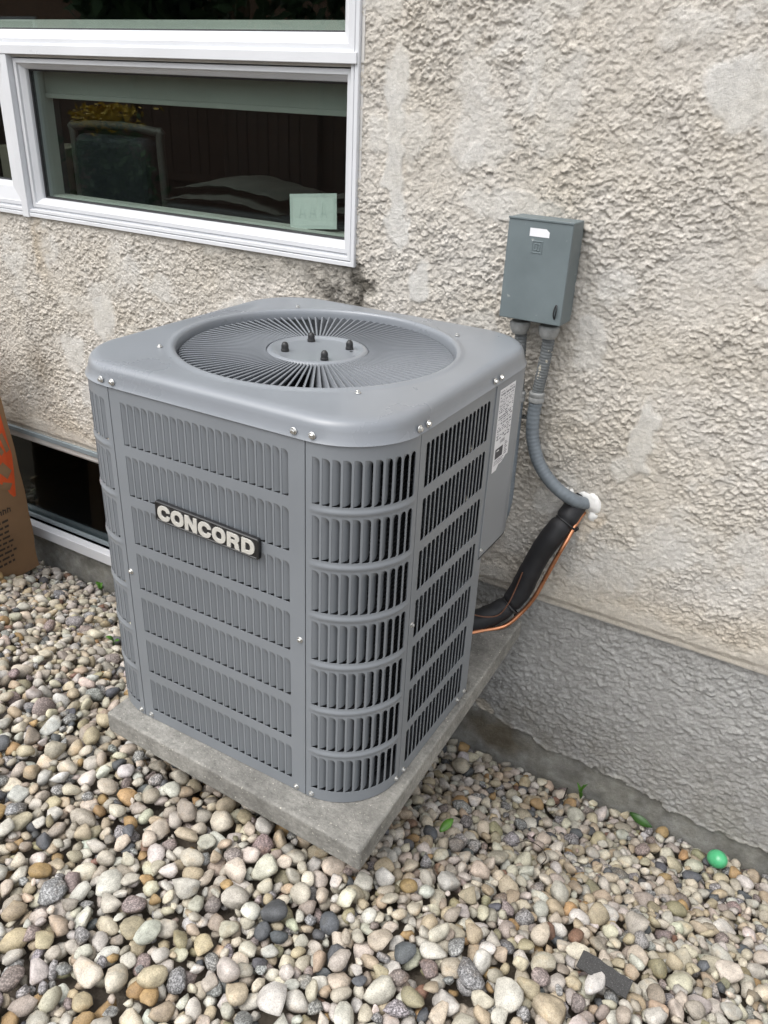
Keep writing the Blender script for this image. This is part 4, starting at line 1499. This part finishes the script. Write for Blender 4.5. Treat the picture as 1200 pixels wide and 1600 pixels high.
for k in range(NSH):
    me = bpy.data.meshes.new('pebble')
    me.from_pydata(SH2[k].tolist(), [], PF.tolist())
    me.update()
    me.polygons.foreach_set('use_smooth', np.ones(len(PF), bool))
    me.materials.append(M['pebble'])
    pm.append(me)
Vb, Fb, Cb, Sb = [], [], [], []
nb = 0
for i, s in enumerate(stones):
    if cnt[i] < 3: continue
    if i in single:
        o = bpy.data.objects.new('pebble', pm[s['sh']])
        o.location = s['p']; o.rotation_euler = Matrix(s['R'].tolist()).to_euler(); o.scale = s['s']
        o.color = (*s['c'], float(min(1, s['k'])))
        o.parent = gravel_bed
        col.objects.link(o)
        continue
    V0, F0 = (SH2, PF) if inview[i] and s['s'][0] > 0.0115 else (SH1, PF1)
    v = (V0[s['sh']] * np.array(s['s'])) @ s['R'].T + np.array(s['p'])
    Vb.append(v); Fb.append(F0 + nb); nb += len(v)
    Cb.append(np.tile([*s['c'], min(1, s['k'])], (len(v), 1))); Sb.append(np.full(len(v), s['seed']))
Vb, Fb, Cb, Sb = np.concatenate(Vb), np.concatenate(Fb), np.concatenate(Cb), np.concatenate(Sb)
me = bpy.data.meshes.new('small_pebbles')
me.vertices.add(len(Vb)); me.vertices.foreach_set('co', Vb.ravel())
me.loops.add(Fb.size); me.loops.foreach_set('vertex_index', Fb.ravel().astype(np.int32))
me.polygons.add(len(Fb)); me.polygons.foreach_set('loop_start', (np.arange(len(Fb)) * 3).astype(np.int32))
me.update(calc_edges=True)
me.polygons.foreach_set('use_smooth', np.ones(len(Fb), bool))
ca = me.color_attributes.new('stone', 'FLOAT_COLOR', 'POINT'); ca.data.foreach_set('color', Cb.ravel())
sa_ = me.attributes.new('seed', 'FLOAT', 'POINT'); sa_.data.foreach_set('value', Sb)
me.materials.append(M['pebble_bed'])
o = bpy.data.objects.new('small_pebbles', me); o.parent = gravel_bed; o['kind'] = 'stuff'
col.objects.link(o)
print('stones', len(stones), 'kept', int((cnt >= 3).sum()), 'single', len(single), 'bed tris', len(Fb))


def surf(x, y, r_=0.01):
    i, j, k = ixb(x), int((y - GY0) / ST), int(r_ / ST)
    q_ = HM[i - k:i + k + 1, j - k:j + k + 1]
    return float(q_[q_ < 1].max())


# ------------------------------------------------------------------ small things on the pebbles
ex, ey = 1.188, -0.062
bm_ = MB()
IVe, IFe = ico_arrays(4)
dv = IVe.copy()
dv[:, 2] *= 1.0; dv *= np.array([0.0215, 0.0215, 0.0255])
for (dx, dz) in ((0.30, 0.05), (-0.10, -0.45), (0.50, -0.35)):
    n_ = np.array([dx, -0.82, 0.35 + dz]); n_ /= np.linalg.norm(n_)
    ang = IVe @ n_
    dv -= np.outer(0.0022 * np.clip((ang - 0.992) / 0.006, 0, 1), n_)
egg = MB().add(dv.tolist(), IFe.tolist()).build('plastic_egg', M['egg'], smooth=80)
egg.location = (ex, ey, surf(ex, ey, 0.012) + 0.016); egg.rotation_euler = (R(62), 0, R(55))
tag(egg, 'small bright green plastic egg lying against the foundation wall', 'toy egg')

sx, sy = 1.062, -0.748
sh = MB()
for k in range(1):
    n = 12
    top_, bot_ = [], []
    rq = random.Random(3)
    for i in range(n + 1):
        x = -0.043 + 0.086 * i / n
        wv = 0.0155 + rq.uniform(-.0012, .0012)
        zc = 0.0025 * math.sin(i * 0.5)
        top_.append([(x, -wv, zc), (x, wv, zc), (x, wv, zc + 0.005), (x, -wv, zc + 0.005)])
    sh.loft(top_)
o = sh.build('shingle_strip', M['shingle'], bevel=0.0008)
o.location = (sx, sy, surf(sx, sy, 0.03) - 0.008); o.rotation_euler = (R(12), R(3), R(-4))
tag(o, 'dark granular strip of roofing shingle lying on the pebbles', 'shingle strip')


def leaf_mesh(L, w, curl, fold):
    v, f = [], []
    n = 8
    for i in range(n + 1):
        t = i / n
        ww = w * math.sin(math.pi * min(1, t * 0.93 + 0.05)) ** 0.8
        zc = curl * math.sin(math.pi * t)
        v += [(L * t, -ww, zc + fold * ww), (L * t, 0, zc), (L * t, ww, zc + fold * ww)]
    for i in range(n):
        for k in (0, 1):
            a = i * 3 + k
            f.append((a, a + 1, a + 4, a + 3))
    return v, f


def leaf_thing(name, leaves, loc, mat, label, cat, stem=None):
    r0 = empty(name, loc)
    tag(r0, label, cat)
    for (L, w, curl, fold, e) in leaves:
        v, f = leaf_mesh(L, w, curl, fold)
        o = MB().add(v, f).build('leaf', mat, r0, smooth=80)
        m_ = o.modifiers.new('thickness', 'SOLIDIFY'); m_.thickness = 0.0006
        o.rotation_euler = e
    if stem: MB().tube(stem, 0.0012, 6).build('stem', mat, r0, smooth=60)
    return r0


z = surf(1.0, -0.03, .012)
leaf_thing('fallen_leaf', [(0.062, 0.011, 0.004, 0.25, (R(55), R(8), R(-8)))], (0.968, -0.028, z + 0.012), M['leaf_dark'], 'long dark green leaf propped against the foundation wall', 'leaf')
z = surf(0.85, -0.05, .012)
leaf_thing('grass_tuft', [(0.055, 0.007, 0.006, 0.4, (0, R(-78), R(20))), (0.045, 0.005, 0.005, 0.4, (0, R(-62), R(150))), (0.04, 0.005, 0.004, 0.4, (0, R(-70), R(-100))), (0.05, 0.004, 0.004, .3, (0, R(-85), R(60)))],
           (0.842, -0.040, z - 0.004), M['leaf'], 'small tuft of broad green blades beside the foundation', 'plant')
z = surf(0.679, -0.545, .012)
leaf_thing('fallen_leaf', [(0.040, 0.009, 0.003, 0.2, (R(20), R(-18), R(70)))], (0.672, -0.56, z + 0.006), M['leaf'], 'single yellow green leaf on the pebbles near the slab corner', 'leaf')
z = surf(-0.93, -0.035, .012)
leaf_thing('seedling', [(0.035, 0.012, 0.004, 0.3, (0, R(-60), R(200))), (0.03, 0.011, 0.004, 0.3, (0, R(-45), R(320))), (0.028, 0.010, 0.004, 0.3, (0, R(-70), R(80)))], (-0.93, -0.04, z), M['leaf'],
           'small green seedling sprouting under the basement window', 'plant', [(0, 0, -0.03), (0.001, 0, 0.004)])
z = surf(-0.499, -0.363, .012)
leaf_thing('seedling', [(0.032, 0.011, 0.004, 0.3, (0, R(-50), R(230))), (0.022, 0.008, 0.003, 0.3, (0, R(-30), R(20)))], (-0.499, -0.363, z), M['leaf'],
           'small round leaved seedling in the pebbles left of the air conditioner', 'plant', [(0, 0, -0.03), (0.001, 0, 0.004)])
z = surf(0.80, -0.10, .012)
tag(MB().tube([Vector(p) for p in spline([(0.815, -0.092, z + 0.05), (0.812, -0.10, z + 0.02), (0.805, -0.115, z + 0.004), (0.80, -0.135, z + 0.006)], 5)], [0.0018] * 15 + [0.001], 6).build('twig', M['twig'], smooth=60),
    'thin dark twig standing among the pebbles by the foundation', 'twig')
z = surf(0.845, -0.43, .02)
tag(MB().tube([Vector(p) for p in spline([(0.80, -0.44, z + 0.004), (0.82, -0.425, z + 0.012), (0.85, -0.425, z + 0.012), (0.87, -0.44, z + 0.006), (0.865, -0.46, z)], 6)], 0.0011, 6).build('twig', M['twig'], smooth=60),
    'thin curved dark stem looping over pebbles right of the slab', 'twig')

# ------------------------------------------------------------------ paper bag at the left edge
bag = tag(empty('paper_bag', (-1.34, -0.28, -0.455)), 'brown paper yard waste bag with orange print standing by the basement window', 'paper bag')
bm_ = MB()
rings = []
NZ = 22
rb_ = random.Random(8)
for k in range(NZ + 1):
    t = k / NZ
    zz_ = 0.86 * t
    hx = 0.150 + 0.012 * math.sin(math.pi * min(1, t * 1.3)) - 0.02 * t
    hy = 0.192 - 0.028 * t
    lean = 0.025 * t
    ring = []
    for j in range(40):
        a = j / 40 * 4
        sgm = int(a); u = (a - sgm) * 2 - 1
        if sgm == 0: x, y = hx, u * hy
        elif sgm == 1: x, y = -u * hx, hy
        elif sgm == 2: x, y = -hx, -u * hy
        else: x, y = u * hx, -hy
        bul = 0.014 * (1 - u * u) * math.sin(math.pi * min(1, t + 0.1))
        if sgm in (1, 3): bul = -0.03 * (1 - abs(u)) * t      # gusset folds in
        nxx = (1, 0, -1, 0)[sgm]; nyy = (0, 1, 0, -1)[sgm]
        wr_ = 0.0022 * math.sin(9 * y + 14 * t + 3 * math.sin(7 * t)) + 0.0016 * math.sin(31 * t + 17 * y)
        ring.append((x + nxx * (bul + wr_) + lean, y + nyy * (bul + wr_) - 0.02 * t, zz_))
    rings.append(ring)
bm_.loft(rings, cap=False)
bm_.add(rings[0], [tuple(reversed(range(40)))])
bagm = bm_.build('bag_body', M['kraft'], bag, smooth=50)
BR = rings


def bag_pt(y, z, d=0.0012):
    """point on the bag's right-hand face; y, z in world metres"""
    yl, zl = y + 0.28, z + 0.455
    t = min(max(zl / 0.86, 0), 0.999)
    k = int(t * NZ); f = t * NZ - k
    def row(r_):
        pts = r_[0:11]
        ys = [p[1] for p in pts]; xs_ = [p[0] for p in pts]
        return float(np.interp(yl, ys, xs_))
    return (row(BR[k]) * (1 - f) + row(BR[k + 1]) * f + d, yl, zl)


def bag_poly(pts, mat, name, d):
    """flat print following the bag face"""
    mb = MB()
    n = len(pts)
    c = (sum(p[0] for p in pts) / n, sum(p[1] for p in pts) / n)
    for i in range(n):
        a, b = pts[i], pts[(i + 1) % n]
        S_ = 4
        for k in range(S_):
            for l in range(S_):
                pass
        tri = []
        for k in range(S_):
            f0, f1 = k / S_, (k + 1) / S_
            p = lambda f, e: bag_pt(c[0] + (e[0] - c[0]) * f, c[1] + (e[1] - c[1]) * f, d)
            mb.add([p(f0, a), p(f1, a), p(f1, b), p(f0, b)], [(0, 1, 2, 3)])
    return mb.build(name, mat, bag)


bag_poly([(-0.46, -0.14), (-0.145, -0.145), (-0.133, -0.06), (-0.128, 0.0), (-0.135, 0.06), (-0.142, 0.17), (-0.46, 0.17)], M['orange_ink'], 'orange_print', 0.0012)
# kraft-coloured letter gaps in the orange print
bag_poly([(-0.142, -0.052), (-0.17, -0.012), (-0.20, -0.03), (-0.165, -0.075)], M['kraft'], 'print_gap', 0.0022)
bag_poly([(-0.134, 0.02), (-0.150, 0.085), (-0.165, 0.08), (-0.150, 0.015)], M['kraft'], 'print_gap', 0.0022)
bag_poly([(-0.158, 0.02), (-0.19, 0.10), (-0.20, 0.09), (-0.170, 0.01)], M['kraft'], 'print_gap', 0.0022)
bag_poly([(-0.150, -0.095), (-0.185, -0.078), (-0.20, -0.10), (-0.165, -0.115)], M['kraft'], 'print_gap', 0.0022)


def bag_line(y0, z0, y1, z1, h):
    return [(y0, z0), (y1, z1), (y1, z1 + h), (y0, z0 + h)]


# bold word and lines of small print
for k, y in enumerate((-0.178, -0.196, -0.214, -0.234)):
    z = -0.192
    bag_poly(bag_line(y - 0.0105, z, y - 0.0065, z, 0.020), M['bag_ink'], 'bold_print', 0.0018)
    bag_poly(bag_line(y - 0.0005, z, y + 0.0035, z, 0.016), M['bag_ink'], 'bold_print', 0.0018)
    bag_poly(bag_line(y - 0.0065, z + 0.013, y - 0.0005, z + 0.012, 0.005), M['bag_ink'], 'bold_print', 0.0018)
rb_ = random.Random(5)
rows = MB()
for k in range(9):
    z = -0.222 - k * 0.0205
    y1 = -0.172 - rb_.uniform(0, 0.03) + (0.012 if k in (3, 6) else 0)
    y = -0.42
    while y < y1:
        w_ = rb_.uniform(0.010, 0.03)
        e = min(y + w_, y1)
        rows.add([bag_pt(y, z, 0.0016), bag_pt(e, z, 0.0016), bag_pt(e, z + 0.0085, 0.0016), bag_pt(y, z + 0.0085, 0.0016)], [(0, 1, 2, 3)])
        y = e + 0.006
rows.build('small_print', M['bag_ink'], bag)

# ------------------------------------------------------------------ inside the room, seen through the glass
rbq = MB().box(-1.02, 0.030, 0.075, 0.081, 1.084, 1.148).box(-1.02, 0.030, 0.070, 0.086, 1.072, 1.0845)
rbl = rbq.build('roller_blind', M['blind'], bevel=0.002)
tag(rbl, 'pale roller blind raised to the top of the lower window', 'blind')
cd = empty('paper_card', (-0.084, 0.060, 0.8135)); cd.scale = (1.12, 1, 1.05); tag(cd, 'white card leaning inside the lower right corner of the window', 'card')
Mx = Matrix.Rotation(R(-8), 4, 'X') @ Matrix.Rotation(R(-6), 4, 'Y')
MB().box(-0.062, 0.062, 0, 0.0016, 0.004, 0.082, Mx).build('sheet', M['card'], cd)
rect_profile(-0.062, 0.062, 0.004, 0.082, [(0, -0.0006), (0.008, -0.0006)]).build('border', M['card_ink'], cd).matrix_local = Mx
for k in (-1, 0, 1):
    x = k * 0.028
    q_ = MB()
    for sg in (-1, 1):
        q_.add([(x + sg * 0.010, -0.0008, 0.028), (x + sg * 0.007, -0.0008, 0.028), (x - 0.0012 * -sg, -0.0008, 0.058), (x + 0.002 * sg, -0.0008, 0.058)], [(0, 1, 2, 3)])
    q_.add([(x - 0.006, -0.0009, 0.036), (x + 0.006, -0.0009, 0.036), (x + 0.005, -0.0009, 0.039), (x - 0.005, -0.0009, 0.039)], [(0, 1, 2, 3)])
    q_.build('printed_mark', M['card_ink'], cd).matrix_local = Mx
ch = tag(empty('lounge_chair', (-1.54, 0.80, 0.33)), 'dark padded high back chair standing inside behind the lower window', 'chair')
MB().box(-0.20, 0.20, -0.05, 0.06, 0.20, 0.605).build('backrest', M['chair_dark'], ch, bevel=0.04, seg=4)
MB().box(-0.20, 0.20, 0.06, 0.50, 0.22, 0.34).build('seat', M['chair_dark'], ch, bevel=0.04, seg=4)
MB().tube(spline([(-0.235, 0.01, 0.0), (-0.235, 0, 0.56), (-0.20, 0, 0.63), (0.20, 0, 0.63), (0.235, 0, 0.56), (0.235, 0.01, 0.0)], 8), 0.016, 10).build('frame', M['chair_frame'], ch, smooth=60)
for x in (-0.18, 0.18):
    MB().box(x - .02, x + .02, 0.44, 0.48, 0, 0.22).build('leg', M['chair_frame'], ch)
bx2 = MB().box(-0.14, 0.14, -0.16, 0.16, 0, 0.54).build('storage_box', M['cardboard'], bevel=0.004)
bx2.location = (-1.99, 0.86, 0.331); bx2.rotation_euler = (0, 0, 0.3); tag(bx2, 'plain cardboard box standing on the floor left of the indoor chair', 'box')
tb = tag(empty('low_table', (-0.62, 0.95, 0.33)), 'low dark table inside holding folded linen below the blind', 'table')
MB().box(-0.55, 0.55, -0.28, 0.28, 0.36, 0.40).build('tabletop', M['chair_dark'], tb, bevel=0.005)
for x in (-.5, .5):
    for y in (-.23, .23):
        MB().box(x - .025, x + .025, y - .025, y + .025, 0, .36).build('leg', M['chair_dark'], tb)
for k, (x, y, sx_, lab_) in enumerate(((-0.95, 0.86, .27, 'grey folded linen on the left of the indoor table'), (-0.42, 0.92, .25, 'paler folded linen on the right of the indoor table'))):
    q_ = MB()
    for lay in range(2):
        n = 22
        rg = []
        for i in range(n + 1):
            t = i / n * 2 - 1
            x_ = t * sx_ * (1 - .1 * lay)
            hgt = 0.050 * (1 - t * t) + 0.004 * math.sin(6 * t + lay * 2 + k) + 0.003 * math.sin(17 * t + lay)
            rg.append([(x_ + .03 * lay, 0.17 * math.cos(a) * (1 - .08 * lay), 0.045 * lay + hgt * (0.5 + 0.5 * math.sin(a))) for a in [2 * math.pi * j_ / 18 for j_ in range(18)]])
        q_.loft(rg)
    o = q_.build('folded_linen', M['linen'], smooth=70); o.location = (x, y, 0.735)
    tag(o, lab_, 'linen', 'linen on the indoor table')

# ------------------------------------------------------------------ garden behind the camera (seen mirrored in the windows)
fence = tag(empty('garden_fence', (-7, -6.2, -0.262)), 'reddish brown board fence across the garden', 'fence')
fbm_ = MB().box(-0.068, 0.068, -0.01, 0.01, 0.05, 1.62)
fme = bpy.data.meshes.new('board'); fme.from_pydata(fbm_.v, [], fbm_.f); fme.update()
for k in range(76):
    o = link('board', fme, fence, M['fence_wood']); o.location = (-5.5 + k * 0.145, random.uniform(-.004, .004), random.uniform(-.01, .01))
for z_ in (0.35, 1.3):
    MB().box(-5.6, 5.6, 0.012, 0.05, z_, z_ + 0.09).build('rail', M['fence_wood'], fence)
for k in range(5):
    MB().box(-5.5 + k * 2.7, -5.4 + k * 2.7, 0.012, 0.11, 0.0, 1.5).build('post', M['fence_wood'], fence)


def leafy(cx, n, rad, size, seed):
    r_ = np.random.default_rng(seed)
    c = r_.normal(size=(26, 3)); c /= np.linalg.norm(c, axis=1)[:, None]; c *= r_.random((26, 1)) ** .4 * np.array(rad) * 0.75
    q_ = MB()
    vs, fs = [], []
    for i in range(n):
        p = c[r_.integers(26)] + r_.normal(size=3) * np.array(rad) * 0.2 + np.array(cx)
        a = r_.normal(size=3); a /= np.linalg.norm(a); b = np.cross(a, r_.normal(size=3)); b /= np.linalg.norm(b)
        s = size * r_.uniform(.6, 1.3)
        k = len(vs)
        vs += [p - a * s, p + b * s * .45, p + a * s, p - b * s * .45]
        fs.append((k, k + 1, k + 2, k + 3))
    q_.add([tuple(v) for v in vs], fs)
    return q_


for k, (x, y, h, rad, lab_) in enumerate(((-9.5, -9.2, 4.4, (2.0, 1.6, 2.2), 'wide leafy tree behind the left end of the fence'), (-5.4, -9.0, 4.9, (2.3, 1.7, 2.5), 'tall leafy tree behind the middle of the fence'),
                                          (-1.6, -9.4, 4.2, (2.0, 1.6, 2.1), 'rounded leafy tree behind the right end of the fence'))):
    t_ = tag(empty('leafy_tree', (x, y, -0.262)), lab_, 'tree', 'trees behind the fence')
    tr = MB().tube(spline([(0, 0, 0), (0.05, 0, 0.9), (-0.04, 0.05, 1.8), (0.05, 0, h - 1)], 5), [0.17 - 0.008 * i for i in range(16)], 10)
    for j in range(6):
        a = j * 1.05
        tr.tube(spline([(0, 0, 1.3 + j * .2), (math.cos(a) * .5, math.sin(a) * .4, 2.0 + j * .25), (math.cos(a) * 1.1, math.sin(a) * .9, 2.7 + j * .25)], 4), [0.07, .065, .06, .055, .05, .045, .04, .03, .02], 7)
    tr.build('trunk', M['bark'], t_, smooth=60)
    leafy((0, 0, h - 1.2), 5200, rad, 0.16, 60 + k).build('crown', M['foliage'], t_)
fb = tag(empty('flowering_shrub', (-4.68, -3.55, -0.262)), 'low shrub covered with yellow flowers on the lawn', 'shrub')
MB().tube([(0, 0, 0), (0.02, 0, .5), (0, 0, .9)], [0.03, .025, .01], 8).build('stem', M['bark'], fb)
leafy((0, 0, .66), 1500, (.42, .35, .42), 0.05, 90).build('foliage', M['foliage'], fb)
leafy((0.02, 0, 1.12), 520, (.40, .34, .11), 0.032, 91).build('blossom', M['flower'], fb)
nh = tag(empty('neighbour_house', (-13.5, -14.5, -0.262)), 'brown brick neighbouring house beyond the trees', 'house')
MB().box(-4, 4, -3, 3, 0, 3.4).build('wall', M['brick_far'], nh)
MB().add([(-4.4, -3.4, 3.3), (4.4, -3.4, 3.3), (4.4, 3.4, 3.3), (-4.4, 3.4, 3.3), (-4.4, 0, 5.0), (4.4, 0, 5.0)], [(0, 1, 5, 4), (2, 3, 4, 5), (0, 4, 3), (1, 2, 5), (0, 3, 2, 1)]).build('roof', M['roof_far'], nh)
for x in (-2.2, 1.6):
    wq = rect_profile(x - .6, x + .6, 1.2, 2.5, [(0, 3.0), (0, 3.06), (0.08, 3.06), (0.08, 3.0)]).build('window', M['vinyl'], nh)
    MB().box(x - .54, x + .54, 3.004, 3.02, 1.26, 2.44).build('pane', M['glass_dark'], wq)
